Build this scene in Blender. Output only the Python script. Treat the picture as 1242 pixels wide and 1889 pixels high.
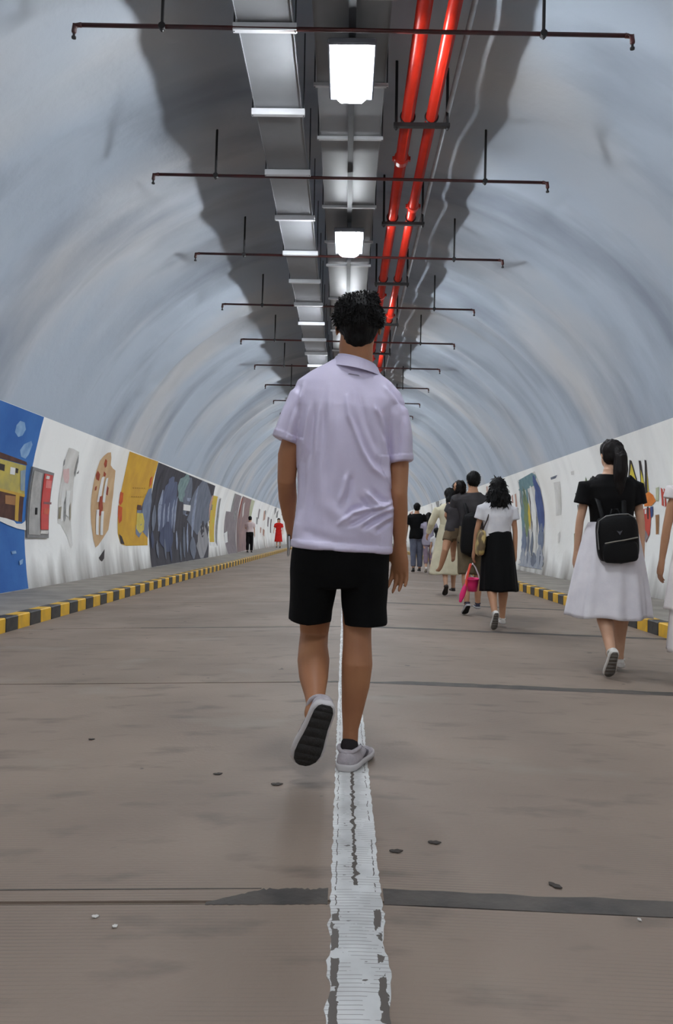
import bpy, bmesh, math, random
import numpy as np
from mathutils import Vector, Matrix, noise as mnoise
random.seed(7)
for o in list(bpy.data.objects): bpy.data.objects.remove(o)
SC = bpy.context.scene
COL = SC.collection
# ------------------------------------------------------------------ camera
F = 1500.0; CH = 0.91
cam_d = bpy.data.cameras.new('camera'); cam = bpy.data.objects.new('camera', cam_d); COL.objects.link(cam)
cam_d.sensor_fit = 'VERTICAL'; cam_d.sensor_height = 36.0; cam_d.lens = 36.0*F/1889.0
cam_d.clip_start = 0.05; cam_d.clip_end = 400
CR = Matrix.Rotation(15.6/F, 3, 'Z') @ Matrix.Rotation(math.pi/2 + 40.3/F, 3, 'X') @ Matrix.Rotation(math.radians(0.9), 3, 'Z')
cam.location = (0, 0, CH); cam.rotation_euler = CR.to_euler()
SC.camera = cam
# ------------------------------------------------------------------ world, exposure
W = bpy.data.worlds.new('world'); SC.world = W; W.use_nodes = True
W.node_tree.nodes['Background'].inputs[0].default_value = (0.55, 0.62, 0.72, 1)
W.node_tree.nodes['Background'].inputs[1].default_value = 0.02
SC.view_settings.view_transform = 'Standard'; SC.view_settings.look = 'None'
SC.view_settings.exposure = 0.0; SC.view_settings.gamma = 1.0; SC.view_settings.use_curve_mapping = False
LAMP_POWER = 106.0
LAMP_COL = (0.90, 0.95, 1.0)

def ray(px, py):
    return CR @ Vector(((px-621.0)/F, -(py-944.5)/F, -1.0))
def P(px, py, d):
    """world point seen at a photograph pixel, at distance d along the tunnel"""
    r = ray(px, py); return Vector((0, 0, CH)) + r*(d/r.y)

# ------------------------------------------------------------------ helpers
def lin(c):
    return tuple(((v/255.0)/12.92 if v/255.0 <= 0.04045 else ((v/255.0+0.055)/1.055)**2.4) for v in c)
MATS = {}
def mat(name, rgb, rough=0.7, var=0.12, scale=6.0, rgb2=None, bump=0.0, bscale=40.0, metal=0.0, emit=0.0, spec=0.5, stretch=(1, 1, 1), sheen=0.0, thresh=None):
    """procedural material: noise mottling between two tones, fine noise relief"""
    if name in MATS: return MATS[name]
    m = bpy.data.materials.new(name); m.use_nodes = True; nt = m.node_tree; N = nt.nodes; L = nt.links
    b = N['Principled BSDF']; c = lin(rgb)
    c2 = lin(rgb2) if rgb2 else tuple(max(0, v*(1-var*2)) for v in c)
    tc = N.new('ShaderNodeTexCoord'); mp = N.new('ShaderNodeMapping'); mp.inputs['Scale'].default_value = stretch
    L.new(tc.outputs['Object'], mp.inputs['Vector'])
    nz = N.new('ShaderNodeTexNoise'); nz.inputs['Scale'].default_value = scale; nz.inputs['Detail'].default_value = 5
    L.new(mp.outputs[0], nz.inputs['Vector'])
    cr = N.new('ShaderNodeValToRGB')
    lo, hi = thresh if thresh else (0.35, 0.68)
    cr.color_ramp.elements[0].position = lo; cr.color_ramp.elements[1].position = hi
    cr.color_ramp.elements[0].color = (*c2, 1); cr.color_ramp.elements[1].color = (*c, 1)
    L.new(nz.outputs['Fac'], cr.inputs[0]); L.new(cr.outputs[0], b.inputs['Base Color'])
    b.inputs['Roughness'].default_value = rough; b.inputs['Metallic'].default_value = metal
    b.inputs['Specular IOR Level'].default_value = spec
    if sheen: b.inputs['Sheen Weight'].default_value = sheen
    if emit:
        b.inputs['Emission Color'].default_value = (*c, 1); b.inputs['Emission Strength'].default_value = emit
    if bump:
        n2 = N.new('ShaderNodeTexNoise'); n2.inputs['Scale'].default_value = bscale; n2.inputs['Detail'].default_value = 4
        L.new(mp.outputs[0], n2.inputs['Vector'])
        bp = N.new('ShaderNodeBump'); bp.inputs['Strength'].default_value = bump; bp.inputs['Distance'].default_value = 0.01
        L.new(n2.outputs['Fac'], bp.inputs['Height']); L.new(bp.outputs[0], b.inputs['Normal'])
    MATS[name] = m; return m

def tag(o, label=None, cat=None, group=None, kind=None):
    if label: o['label'] = label
    if cat: o['category'] = cat
    if group: o['group'] = group
    if kind: o['kind'] = kind
    return o
def link(name, me, m=None, parent=None, smooth=False):
    o = bpy.data.objects.new(name, me); COL.objects.link(o)
    if m is not None and not me.materials: me.materials.append(m)
    if parent: o.parent = parent
    if smooth:
        me.polygons.foreach_set('use_smooth', np.ones(len(me.polygons), dtype=bool))
    return o
def mesh_from(bm, name='m', smooth=False):
    me = bpy.data.meshes.new(name); bm.normal_update(); bm.to_mesh(me); bm.free()
    if smooth: me.polygons.foreach_set('use_smooth', np.ones(len(me.polygons), dtype=bool))
    return me
def obj(name, bm, m, parent=None, smooth=False):
    return link(name, mesh_from(bm, name, smooth), m, parent)
def empty(name, loc=(0, 0, 0), rz=0.0):
    o = bpy.data.objects.new(name, None); COL.objects.link(o); o.location = loc; o.rotation_euler = (0, 0, rz)
    o.empty_display_size = 0.1; return o
def box(bm, x0, x1, y0, y1, z0, z1, bev=0.0):
    r = bmesh.ops.create_cube(bm, size=1.0)
    vs = r['verts']
    for v in vs:
        v.co = Vector(((x0+x1)/2 + v.co.x*(x1-x0), (y0+y1)/2 + v.co.y*(y1-y0), (z0+z1)/2 + v.co.z*(z1-z0)))
    if bev:
        es = list({e for v in vs for e in v.link_edges})
        bmesh.ops.bevel(bm, geom=es, offset=bev, segments=1, affect='EDGES')
    return bm
def frame_of(t, uref=None):
    t = t.normalized()
    if uref is None: uref = Vector((1, 0, 0)) if abs(t.x) < 0.9 else Vector((0, 1, 0))
    u = (uref - t*uref.dot(t)); u.normalize(); v = t.cross(u)
    return t, u, v
def tube(bm, pts, rads, seg=14, cap='round', uref=None, closed=False):
    """swept elliptical tube; rads are numbers or (along u, along v)"""
    pts = [Vector(p) for p in pts]; n = len(pts)
    R = [(r, r) if not isinstance(r, (tuple, list)) else r for r in rads]
    sp, sr, st = [], [], []
    for i in range(n):
        a = pts[max(0, i-1)]; b = pts[min(n-1, i+1)]
        if closed: a = pts[(i-1) % n]; b = pts[(i+1) % n]
        st.append((b-a).normalized() if (b-a).length > 1e-9 else Vector((0, 0, 1)))
    if cap == 'round' and not closed:
        m0 = min(R[0]); m1 = min(R[-1])
        pre = [(pts[0]-st[0]*m0*k, (R[0][0]*s, R[0][1]*s), st[0]) for k, s in ((0.92, 0.38), (0.7, 0.72), (0.35, 0.93))]
        post = [(pts[-1]+st[-1]*m1*k, (R[-1][0]*s, R[-1][1]*s), st[-1]) for k, s in ((0.35, 0.93), (0.7, 0.72), (0.92, 0.38))]
        seq = pre + list(zip(pts, R, st)) + post
    else:
        seq = list(zip(pts, R, st))
    rings = []
    for p, (ra, rb), t in seq:
        _, u, v = frame_of(t, uref)
        rings.append([bm.verts.new(p + u*(ra*math.cos(2*math.pi*k/seg)) + v*(rb*math.sin(2*math.pi*k/seg))) for k in range(seg)])
    m = len(rings)
    for i in range(m if closed else m-1):
        A, B = rings[i], rings[(i+1) % m]
        for k in range(seg):
            bm.faces.new((A[k], A[(k+1) % seg], B[(k+1) % seg], B[k]))
    if not closed and cap is not None:
        bm.faces.new(list(reversed(rings[0]))); bm.faces.new(rings[-1])
    return rings
def ellipsoid(bm, c, r, sub=3, rot=None):
    res = bmesh.ops.create_icosphere(bm, subdivisions=sub, radius=1.0)
    for v in res['verts']:
        q = Vector((v.co.x*r[0], v.co.y*r[1], v.co.z*r[2]))
        if rot is not None: q = rot @ q
        v.co = q + Vector(c)
    return res['verts']
def remesh(bm, voxel, smooth=6, factor=0.5):
    me = bpy.data.meshes.new('tmp'); bmesh.ops.recalc_face_normals(bm, faces=bm.faces); bm.to_mesh(me); bm.free()
    o = bpy.data.objects.new('tmp', me); COL.objects.link(o)
    md = o.modifiers.new('r', 'REMESH'); md.mode = 'VOXEL'; md.voxel_size = voxel; md.use_smooth_shade = True
    if smooth:
        ms = o.modifiers.new('s', 'SMOOTH'); ms.factor = factor; ms.iterations = smooth
    dg = bpy.context.evaluated_depsgraph_get(); dg.update()
    out = bpy.data.meshes.new_from_object(o.evaluated_get(dg))
    bpy.data.objects.remove(o); bpy.data.meshes.remove(me)
    return out
def get_co(me):
    a = np.empty(len(me.vertices)*3); me.vertices.foreach_get('co', a); return a.reshape(-1, 3)
def get_no(me):
    a = np.empty(len(me.vertices)*3); me.vertices.foreach_get('normal', a); return a.reshape(-1, 3)
def set_co(me, a):
    me.vertices.foreach_set('co', a.reshape(-1)); me.update()

# ------------------------------------------------------------------ the vault
R0 = 4.6
Y0, Y1 = -14.0, 118.0
A_BASE = math.asin((0.05-CH)/R0); A_TOP = math.radians(20.4)
def vr(y, a):
    """radius of the uneven sprayed lining at distance y and angle a from the right-hand horizontal"""
    w = min(1.0, max(0.0, (min(a, math.pi-a)-0.30)/0.45))
    s = 1 if a < math.pi/2 else -1
    u = 0.50*math.sin(2*math.pi*y/2.49 + 0.9*math.sin(a*2.3+s) + 0.4*math.sin(y*0.31)) \
      + 0.33*math.sin(2*math.pi*y/1.31 + 1.4*math.sin(1.9*a+0.23*y)) \
      + 0.22*math.sin(2*math.pi*y/0.83 + 1.7*math.sin(2.7*a-0.17*y+s)) + 0.2*math.sin(3.1*a+0.7*y)
    return R0 + u*(0.005 + 0.075*w)
def vpt(y, a, off=0.0):
    r = vr(y, a) - off
    return Vector((r*math.cos(a), y, CH + r*math.sin(a)))
def vault_mesh(a0, a1, na, dy):
    ny = int(round((Y1-Y0)/dy)); vs = []; fs = []
    for j in range(ny+1):
        y = Y0 + (Y1-Y0)*j/ny
        for i in range(na+1): vs.append(vpt(y, a0+(a1-a0)*i/na))
    for j in range(ny):
        for i in range(na):
            a = j*(na+1)+i; fs.append((a, a+1, a+na+2, a+na+1))
    me = bpy.data.meshes.new('vault'); me.from_pydata(vs, [], fs); me.update(); return me
NA_W = 14; DY_W = 0.25
def plaster(name, base, warm, dark, stain_low=False):
    m = bpy.data.materials.new(name); m.use_nodes = True; nt = m.node_tree; N = nt.nodes; L = nt.links
    b = N['Principled BSDF']; b.inputs['Roughness'].default_value = 0.75; b.inputs['Specular IOR Level'].default_value = 0.25
    tc = N.new('ShaderNodeTexCoord')
    def noise(scale, stretch, detail=5):
        mp = N.new('ShaderNodeMapping'); mp.inputs['Scale'].default_value = stretch
        L.new(tc.outputs['Object'], mp.inputs[0]); n = N.new('ShaderNodeTexNoise'); n.inputs['Scale'].default_value = scale
        n.inputs['Detail'].default_value = detail; L.new(mp.outputs[0], n.inputs['Vector']); return n
    def ramp(src, lo, hi):
        r = N.new('ShaderNodeValToRGB'); r.color_ramp.elements[0].position = lo; r.color_ramp.elements[1].position = hi
        L.new(src, r.inputs[0]); return r.outputs[0]
    def mix(fac, a, bcol):
        x = N.new('ShaderNodeMix'); x.data_type = 'RGBA'; L.new(fac, x.inputs['Factor'])
        if isinstance(a, tuple): x.inputs['A'].default_value = (*a, 1)
        else: L.new(a, x.inputs['A'])
        x.inputs['B'].default_value = (*bcol, 1); return x.outputs['Result']
    c = mix(ramp(noise(0.5, (0.45, 0.8, 0.45), 3).outputs['Fac'], 0.46, 0.72), lin(base), lin(warm))
    c = mix(ramp(noise(0.8, (0.4, 1.1, 0.4), 5).outputs['Fac'], 0.50, 0.80), c, lin(dark))
    if stain_low:
        # grime: ragged, streaky dirt splashed up from the pavement
        sx = N.new('ShaderNodeSeparateXYZ'); L.new(tc.outputs['Object'], sx.inputs[0])
        st = noise(1.1, (1, 1.5, 0.35), 8)
        mul = N.new('ShaderNodeMath'); mul.operation = 'MULTIPLY_ADD'; L.new(st.outputs['Fac'], mul.inputs[0])
        mul.inputs[1].default_value = 1.5; L.new(sx.outputs['Z'], mul.inputs[2])
        inv = N.new('ShaderNodeMath'); inv.operation = 'SUBTRACT'; inv.inputs[0].default_value = 1.50; L.new(mul.outputs[0], inv.inputs[1])
        c = mix(ramp(inv.outputs[0], 0.22, 0.95), c, lin((124, 117, 109)))
    L.new(c, b.inputs['Base Color'])
    bp = N.new('ShaderNodeBump'); bp.inputs['Strength'].default_value = 0.25; bp.inputs['Distance'].default_value = 0.02
    L.new(noise(9, (1, 1, 1), 6).outputs['Fac'], bp.inputs['Height']); L.new(bp.outputs[0], b.inputs['Normal'])
    return m
M_VAULT = plaster('vault_paint', (168, 178, 190), (192, 190, 188), (128, 136, 148))
M_WALL = plaster('wall_paint', (236, 236, 233), (226, 223, 216), (210, 210, 208), True)
tag(link('ceiling', vault_mesh(A_TOP, math.pi-A_TOP, 64, 0.2), M_VAULT, smooth=True), 'barrel vault of uneven blue-grey sprayed concrete', None, kind='structure')
tag(link('wall_right', vault_mesh(A_BASE, A_TOP, NA_W, DY_W), M_WALL, smooth=True), 'white painted lower wall on the right', None, kind='structure')
tag(link('wall_left', vault_mesh(math.pi-A_TOP, math.pi-A_BASE, NA_W, DY_W), M_WALL, smooth=True), 'white painted lower wall on the left', None, kind='structure')
def end_wall(name, y, t):
    bm = bmesh.new(); box(bm, -4.9, 4.9, y, y+t, -0.2, 5.8)
    tag(obj(name, bm, mat('end_plaster', (150, 152, 155), 0.8)), kind='structure')
end_wall('wall_back', Y0-0.3, 0.3); end_wall('wall_far', Y1, 0.3)

# ------------------------------------------------------------------ road
LX = 0.042; KX = 3.23; CROWN = 0.025
def gz(x):
    return -CROWN*abs(x-LX) if abs(x) < KX+0.01 else 0.05
def concrete():
    m = bpy.data.materials.new('road_concrete'); m.use_nodes = True; nt = m.node_tree; N = nt.nodes; L = nt.links
    b = N['Principled BSDF']; b.inputs['Roughness'].default_value = 0.62; b.inputs['Specular IOR Level'].default_value = 0.35
    g = N.new('ShaderNodeNewGeometry')
    def noise(scale, stretch=(1, 1, 1), det=6):
        mp = N.new('ShaderNodeMapping'); mp.inputs['Scale'].default_value = stretch; L.new(g.outputs['Position'], mp.inputs[0])
        n = N.new('ShaderNodeTexNoise'); n.inputs['Scale'].default_value = scale; n.inputs['Detail'].default_value = det
        L.new(mp.outputs[0], n.inputs['Vector']); return n.outputs['Fac']
    def ramp(src, lo, hi, c0=(0, 0, 0), c1=(1, 1, 1)):
        r = N.new('ShaderNodeValToRGB'); r.color_ramp.elements[0].position = lo; r.color_ramp.elements[1].position = hi
        r.color_ramp.elements[0].color = (*c0, 1); r.color_ramp.elements[1].color = (*c1, 1); L.new(src, r.inputs[0]); return r.outputs[0]
    def mixc(fac, a, bb, mode='MIX'):
        x = N.new('ShaderNodeMix'); x.data_type = 'RGBA'; x.blend_type = mode
        if isinstance(fac, float): x.inputs['Factor'].default_value = fac
        else: L.new(fac, x.inputs['Factor'])
        for key, v in (('A', a), ('B', bb)):
            if isinstance(v, tuple): x.inputs[key].default_value = (*v, 1)
            else: L.new(v, x.inputs[key])
        return x.outputs['Result']
    c = ramp(noise(0.8), 0.3, 0.72, lin((123, 108, 96)), lin((149, 132, 118)))
    c = mixc(ramp(noise(3.2, (1, 2.2, 1)), 0.56, 0.78), c, lin((103, 92, 82)))
    c = mixc(ramp(noise(1.7, (0.6, 1, 1)), 0.6, 0.8), c, lin((148, 138, 126)))
    c = mixc(ramp(noise(5.5, (1, 1.0, 1), 3), 0.715, 0.74), c, lin((74, 68, 63)))     # old gum and oil spots
    # transverse tined grooves, 15 mm apart, worn away in places
    sx = N.new('ShaderNodeSeparateXYZ'); L.new(g.outputs['Position'], sx.inputs[0])
    mu = N.new('ShaderNodeMath'); mu.operation = 'MULTIPLY'; mu.inputs[1].default_value = 2*math.pi/0.0155; L.new(sx.outputs['Y'], mu.inputs[0])
    wb = N.new('ShaderNodeMath'); wb.operation = 'MULTIPLY_ADD'; L.new(noise(2.2), wb.inputs[0]); wb.inputs[1].default_value = 5.0; L.new(mu.outputs[0], wb.inputs[2])
    si = N.new('ShaderNodeMath'); si.operation = 'SINE'; L.new(wb.outputs[0], si.inputs[0])
    groove = ramp(si.outputs[0], 0.45, 0.98)
    worn = ramp(noise(1.3), 0.42, 0.62)
    gm = N.new('ShaderNodeMath'); gm.operation = 'MULTIPLY'; L.new(groove, gm.inputs[0]); L.new(worn, gm.inputs[1])
    gd = N.new('ShaderNodeMath'); gd.operation = 'MULTIPLY'; L.new(gm.outputs[0], gd.inputs[0]); gd.inputs[1].default_value = 0.35
    c = mixc(gd.outputs[0], c, lin((84, 77, 71)))
    L.new(c, b.inputs['Base Color'])
    hh = N.new('ShaderNodeMath'); hh.operation = 'MULTIPLY_ADD'; L.new(gm.outputs[0], hh.inputs[0]); hh.inputs[1].default_value = -0.6; L.new(noise(60), hh.inputs[2])
    bp = N.new('ShaderNodeBump'); bp.inputs['Strength'].default_value = 0.35; bp.inputs['Distance'].default_value = 0.004
    L.new(hh.outputs[0], bp.inputs['Height']); L.new(bp.outputs[0], b.inputs['Normal'])
    return m
M_ROAD = concrete()
bm = bmesh.new()
vs = [bm.verts.new(p) for p in ((-KX-0.2, Y0, -0.16), (LX, Y0, -0.06), (KX+0.2, Y0, -0.16), (KX+0.2, Y1, -0.16), (LX, Y1, -0.06), (-KX-0.2, Y1, -0.16))]
bm.faces.new((vs[0], vs[1], vs[4], vs[5])); bm.faces.new((vs[1], vs[2], vs[3], vs[4]))
floor = tag(obj('floor', bm, mat('joint_dark', (52, 48, 45), 0.9)), 'grey concrete roadway with tined grooves', kind='structure')
def slab_mesh(side):
    bm = bmesh.new(); x0, x1 = (LX+0.003, KX) if side > 0 else (-KX, LX-0.003)
    box(bm, x0, x1, 0.005, 2.995, -1, 0, 0.0)
    for v in bm.verts: v.co.z = -CROWN*abs(v.co.x-LX) + (0 if v.co.z > -0.5 else -0.05)
    top = [e for e in bm.edges if all(v.link_faces and v.co.z > -0.03-CROWN*abs(v.co.x-LX)+0.0 for v in e.verts)]
    bmesh.ops.bevel(bm, geom=top, offset=0.006, segments=2, affect='EDGES')
    return mesh_from(bm, 'slab')
sl, sr = slab_mesh(-1), slab_mesh(1)
for k in range(int((Y1-Y0)/3)+1):
    y = 2.04-18 + 3*k
    if y > Y1: break
    for me in (sl, sr):
        o = link('slab', me, M_ROAD, floor); o.location.y = y
# bitumen poured along the transverse joints, and one saw cut beside the nearest joint
M_TAR = mat('joint_tar', (62, 58, 55), 0.7, var=0.2, scale=9, rgb2=(84, 77, 71), bump=0.3)
def strip(name, pts_lo, pts_hi, m, parent):
    bm = bmesh.new(); A = [bm.verts.new((x, y, gz(x)+0.0012)) for x, y in pts_lo]; B = [bm.verts.new((x, y, gz(x)+0.0012)) for x, y in pts_hi]
    for i in range(len(A)-1): bm.faces.new((A[i], A[i+1], B[i+1], B[i]))
    ext = bmesh.ops.extrude_face_region(bm, geom=list(bm.faces)); 
    for v in ext['geom']:
        if isinstance(v, bmesh.types.BMVert): v.co.z -= 0.004
    bmesh.ops.recalc_face_normals(bm, faces=bm.faces)
    return obj(name, bm, m, parent)
rt = random.Random(3)
def tar(y, x0, x1, w, taper):
    n = 40; lo, hi = [], []
    for i in range(n+1):
        x = x0+(x1-x0)*i/n; f = i/n
        ww = w*(min(1, f*taper) if taper else 1)*(0.86+0.2*rt.random())
        lo.append((x, y-0.012-0.004*rt.random())); hi.append((x, y+max(0.001, ww)))
    strip('joint_sealant', lo, hi, M_TAR, floor)
tar(2.04, -0.33, LX-0.07, 0.075, 2.2); tar(2.045, LX+0.07, KX, 0.078, 0)
tar(5.04, LX+0.07, KX, 0.11, 9); tar(5.04, -0.28, LX-0.07, 0.03, 0); tar(8.04, LX+0.07, KX, 0.12, 0); tar(8.04, -2.0, LX-0.07, 0.03, 0); tar(11.04, 0.1, KX, 0.1, 0)
strip('saw_cut', [(-1.4, 2.112), (-0.7, 2.114), (-0.2, 2.116)], [(-1.4, 2.117), (-0.7, 2.119), (-0.2, 2.119)], M_TAR, floor)

# painted centre line: worn, cracked white paint
def line_paint():
    m = bpy.data.materials.new('line_paint'); m.use_nodes = True; nt = m.node_tree; N = nt.nodes; L = nt.links
    b = N['Principled BSDF']; b.inputs['Roughness'].default_value = 0.55
    g = N.new('ShaderNodeNewGeometry'); sx = N.new('ShaderNodeSeparateXYZ'); L.new(g.outputs['Position'], sx.inputs[0])
    def M(op, a, bb=None, c=None):
        n = N.new('ShaderNodeMath'); n.operation = op
        for i, v in enumerate((a, bb, c)):
            if v is None: continue
            if isinstance(v, (int, float)): n.inputs[i].default_value = v
            else: L.new(v, n.inputs[i])
        return n.outputs[0]
    def noise(scale, stretch=(1, 1, 1), det=5):
        mp = N.new('ShaderNodeMapping'); mp.inputs['Scale'].default_value = stretch; L.new(g.outputs['Position'], mp.inputs[0])
        n = N.new('ShaderNodeTexNoise'); n.inputs['Scale'].default_value = scale; n.inputs['Detail'].default_value = det; L.new(mp.outputs[0], n.inputs['Vector']); return n.outputs['Fac']
    X = M('SUBTRACT', sx.outputs['X'], LX); Y = sx.outputs['Y']
    wob = M('MULTIPLY', M('SUBTRACT', noise(26, (1, 1, 1)), 0.5), 0.05)
    # middle crack where the joint under the paint opens, 2.1 m to 3.4 m out
    crack = M('LESS_THAN', M('ABSOLUTE', M('ADD', X, M('MULTIPLY', wob, 0.8))), M('MULTIPLY', noise(30, (0.2, 1, 1)), 0.011))
    rng = M('MULTIPLY', M('GREATER_THAN', Y, 2.13), M('LESS_THAN', Y, 3.6))
    crack = M('MULTIPLY', crack, rng)
    # flaked gutters just inside both edges
    edge = M('ABSOLUTE', M('SUBTRACT', M('ABSOLUTE', M('ADD', X, M('MULTIPLY', wob, 0.35))), 0.050))
    near = M('LESS_THAN', Y, 2.0)
    gut = M('LESS_THAN', edge, M('MULTIPLY_ADD', M('MULTIPLY', noise(14), near), 0.014, 0.0014))
    gut = M('MULTIPLY', gut, M('GREATER_THAN', noise(17, (1, 1, 1)), 0.46))
    # hairline cracks across, along the tined grooves
    cr = M('GREATER_THAN', M('SINE', M('MULTIPLY_ADD', noise(2.2), 5.0, M('MULTIPLY', Y, 2*math.pi/0.0155))), 0.88)
    cr = M('MULTIPLY', cr, M('GREATER_THAN', noise(11, (1.2, 1, 1)), 0.47))
    chip = M('GREATER_THAN', noise(34, (0.8, 1.6, 1), 4), 0.70)
    gone = M('MINIMUM', M('ADD', M('ADD', crack, gut), M('ADD', M('MULTIPLY', cr, 0.55), chip)), 1.0)
    r = N.new('ShaderNodeValToRGB'); r.color_ramp.elements[0].color = (*lin((186, 186, 184)), 1); r.color_ramp.elements[1].color = (*lin((216, 216, 214)), 1)
    r.color_ramp.elements[0].position = 0.35; r.color_ramp.elements[1].position = 0.65; L.new(noise(6), r.inputs[0])
    x = N.new('ShaderNodeMix'); x.data_type = 'RGBA'; L.new(gone, x.inputs['Factor']); L.new(r.outputs[0], x.inputs['A']); x.inputs['B'].default_value = (*lin((92, 85, 79)), 1)
    L.new(x.outputs['Result'], b.inputs['Base Color'])
    bp = N.new('ShaderNodeBump'); bp.inputs['Strength'].default_value = 0.5; bp.inputs['Distance'].default_value = 0.003; bp.invert = True
    L.new(gone, bp.inputs['Height']); L.new(bp.outputs[0], b.inputs['Normal'])
    return m
bm = bmesh.new(); rl = random.Random(11); prev = None; y = 0.9
while y < 110:
    wl = 0.0635 + (rl.random()-0.5)*0.006; wr = 0.0635 + (rl.random()-0.5)*0.006
    if y < 2.0: wl += 0.004*math.sin(y*37)-0.001; wr += 0.004*math.sin(y*23)
    cur = [bm.verts.new((LX+s*1.0, y, -CROWN*abs(s)+0.0022)) for s in (-wl, 0, wr)]
    if prev: 
        bm.faces.new((prev[0], prev[1], cur[1], cur[0])); bm.faces.new((prev[1], prev[2], cur[2], cur[1]))
    prev = cur; y += 0.02 if y < 4 else (0.1 if y < 12 else 1.0)
ext = bmesh.ops.extrude_face_region(bm, geom=list(bm.faces))
for v in ext['geom']:
    if isinstance(v, bmesh.types.BMVert): v.co.z -= 0.004
bmesh.ops.recalc_face_normals(bm, faces=bm.faces)
tag(obj('road_marking', bm, line_paint()), 'worn white painted centre line running down the road', 'road marking')

# ------------------------------------------------------------------ pavements and striped kerbs
M_PAVE = mat('pavement', (150, 143, 134), 0.75, rgb2=(126, 120, 112), scale=2.5, bump=0.25, bscale=30)
M_YEL = mat('kerb_yellow', (222, 172, 34), 0.55, rgb2=(176, 140, 52), scale=5, bump=0.2, thresh=(0.2, 0.55))
M_BLK = mat('kerb_black', (34, 33, 33), 0.55, rgb2=(60, 57, 53), scale=6, bump=0.2)
def kerb_mesh():
    bm = bmesh.new(); box(bm, 0, 0.15, 0.002, 0.300, -0.12, 0.056, 0.010); return bm
kyl = mesh_from(kerb_mesh(), 'kerb_block'); kbl = kyl.copy(); kyl.materials.append(M_YEL); kbl.materials.append(M_BLK)
for side, nm, y_black in ((-1, 'left', 7.78), (1, 'right', 8.40)):
    bm = bmesh.new(); x0, x1 = sorted((side*(KX+0.02), side*4.58)); box(bm, x0, x1, Y0, Y1, -0.2, 0.05)
    tag(obj('pavement_'+nm, bm, M_PAVE), 'narrow raised concrete pavement along the %s wall' % nm, kind='structure')
    root = empty('trim_1' if side < 0 else 'trim_2', (side*KX, 0, 0)); tag(root, 'yellow and black striped kerb on the %s' % nm, kind='structure')
    n0 = int(round((y_black-3.0)/0.604))
    far = bmesh.new()
    for i in range(-2*n0, 330):
        y = y_black + i*0.302
        if y > 105: break
        if y < 55:
            o = link('kerb_block', kbl if i % 2 == 0 else kyl, None, root)
            o.location = (0 if side > 0 else -0.15, y, 0)
        else:
            b0 = len(far.faces); box(far, 0 if side > 0 else -0.15, 0.15 if side > 0 else 0, y+0.002, y+0.3, -0.12, 0.056)
            far.faces.ensure_lookup_table()
            for f in list(far.faces)[b0:]: f.material_index = 0 if i % 2 == 0 else 1
    me = mesh_from(far, 'far_kerb'); me.materials.append(M_BLK); me.materials.append(M_YEL)
    tag(link('kerb_blocks', me, None, root), kind='stuff')

# ------------------------------------------------------------------ ceiling services
M_TRAY = mat('tray_metal', (122, 123, 127), 0.45, var=0.06, scale=3, metal=0.0)
M_TRAYBAR = mat('tray_bar', (188, 189, 192), 0.5, var=0.06)
M_DARK = mat('dark_steel', (58, 60, 64), 0.55, var=0.1)
M_RED = mat('red_gloss_pipe', (190, 40, 22), 0.28, rgb2=(168, 34, 20), scale=3)
M_REDD = mat('red_branch_pipe', (70, 20, 17), 0.4, rgb2=(46, 16, 15), scale=4)
M_HANG = mat('hanger_black', (26, 24, 25), 0.5)
ZT = CH+3.90; LAMP0 = 6.42; LAMP_D = 3.80
YT0, YT1 = -12.0, 116.0
def tray(name, x0, x1, z, label, bar_ys, bar_d, bar_h):
    root = empty(name, ((x0+x1)/2, YT0, z)); tag(root, label, 'cable tray')
    bm = bmesh.new(); box(bm, x0, x1, YT0, YT1, z, z+0.006); o = obj('tray_bottom', bm, M_TRAY, root); o.matrix_parent_inverse = Matrix.Translation(-root.location)
    for xa, xb in ((x0, x0+0.006), (x1-0.006, x1)):
        bm = bmesh.new(); box(bm, xa, xb, YT0, YT1, z-0.012, z+0.09); o = obj('tray_side', bm, M_TRAY, root); o.matrix_parent_inverse = Matrix.Translation(-root.location)
    bm = bmesh.new(); box(bm, x0-0.03, x1+0.03, -bar_d/2, bar_d/2, z-bar_h, z-0.012, 0.003); me = mesh_from(bm, 'bar'); me.materials.append(M_TRAYBAR)
    mrs = []
    for sx in (x0-0.02, x1+0.02):
        bm = bmesh.new(); zt = CH+math.sqrt(R0*R0-sx*sx)
        tube(bm, [(sx, 0, z-bar_h), (sx, 0, zt+0.03)], [0.006]*2, 8)
        mr = mesh_from(bm, 'rod'); mr.materials.append(M_DARK); mrs.append(mr)
    for y in bar_ys:
        o = link('cross_bar', me, None, root); o.matrix_parent_inverse = Matrix.Translation(-root.location); o.location = (0, y, 0)
        for mr in mrs: link('hanger_rod', mr, None, o)
    return root
lamps_y = [LAMP0 + LAMP_D*k for k in range(-4, 29)]
tray('cable_tray', -0.885, -0.455, ZT, 'wide pale metal cable tray left of the lamps under the vault', [6.11+1.25*k for k in range(-13, 87)], 0.05, 0.07)
tray('cable_tray', -0.30, 0.29, ZT+0.03, 'pale metal cable tray above the row of ceiling lamps', [y for ly in lamps_y for y in (ly+0.55, ly+1.5, ly-0.62) if YT0 < y < YT1-1], 0.035, 0.045)
# channel the lamps hang from
bm = bmesh.new(); box(bm, -0.028, 0.028, YT0, YT1, ZT-0.03, ZT+0.018)
tag(obj('lamp_rail', bm, M_DARK), 'dark steel channel rail that the ceiling lamps hang from', 'rail')
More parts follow.
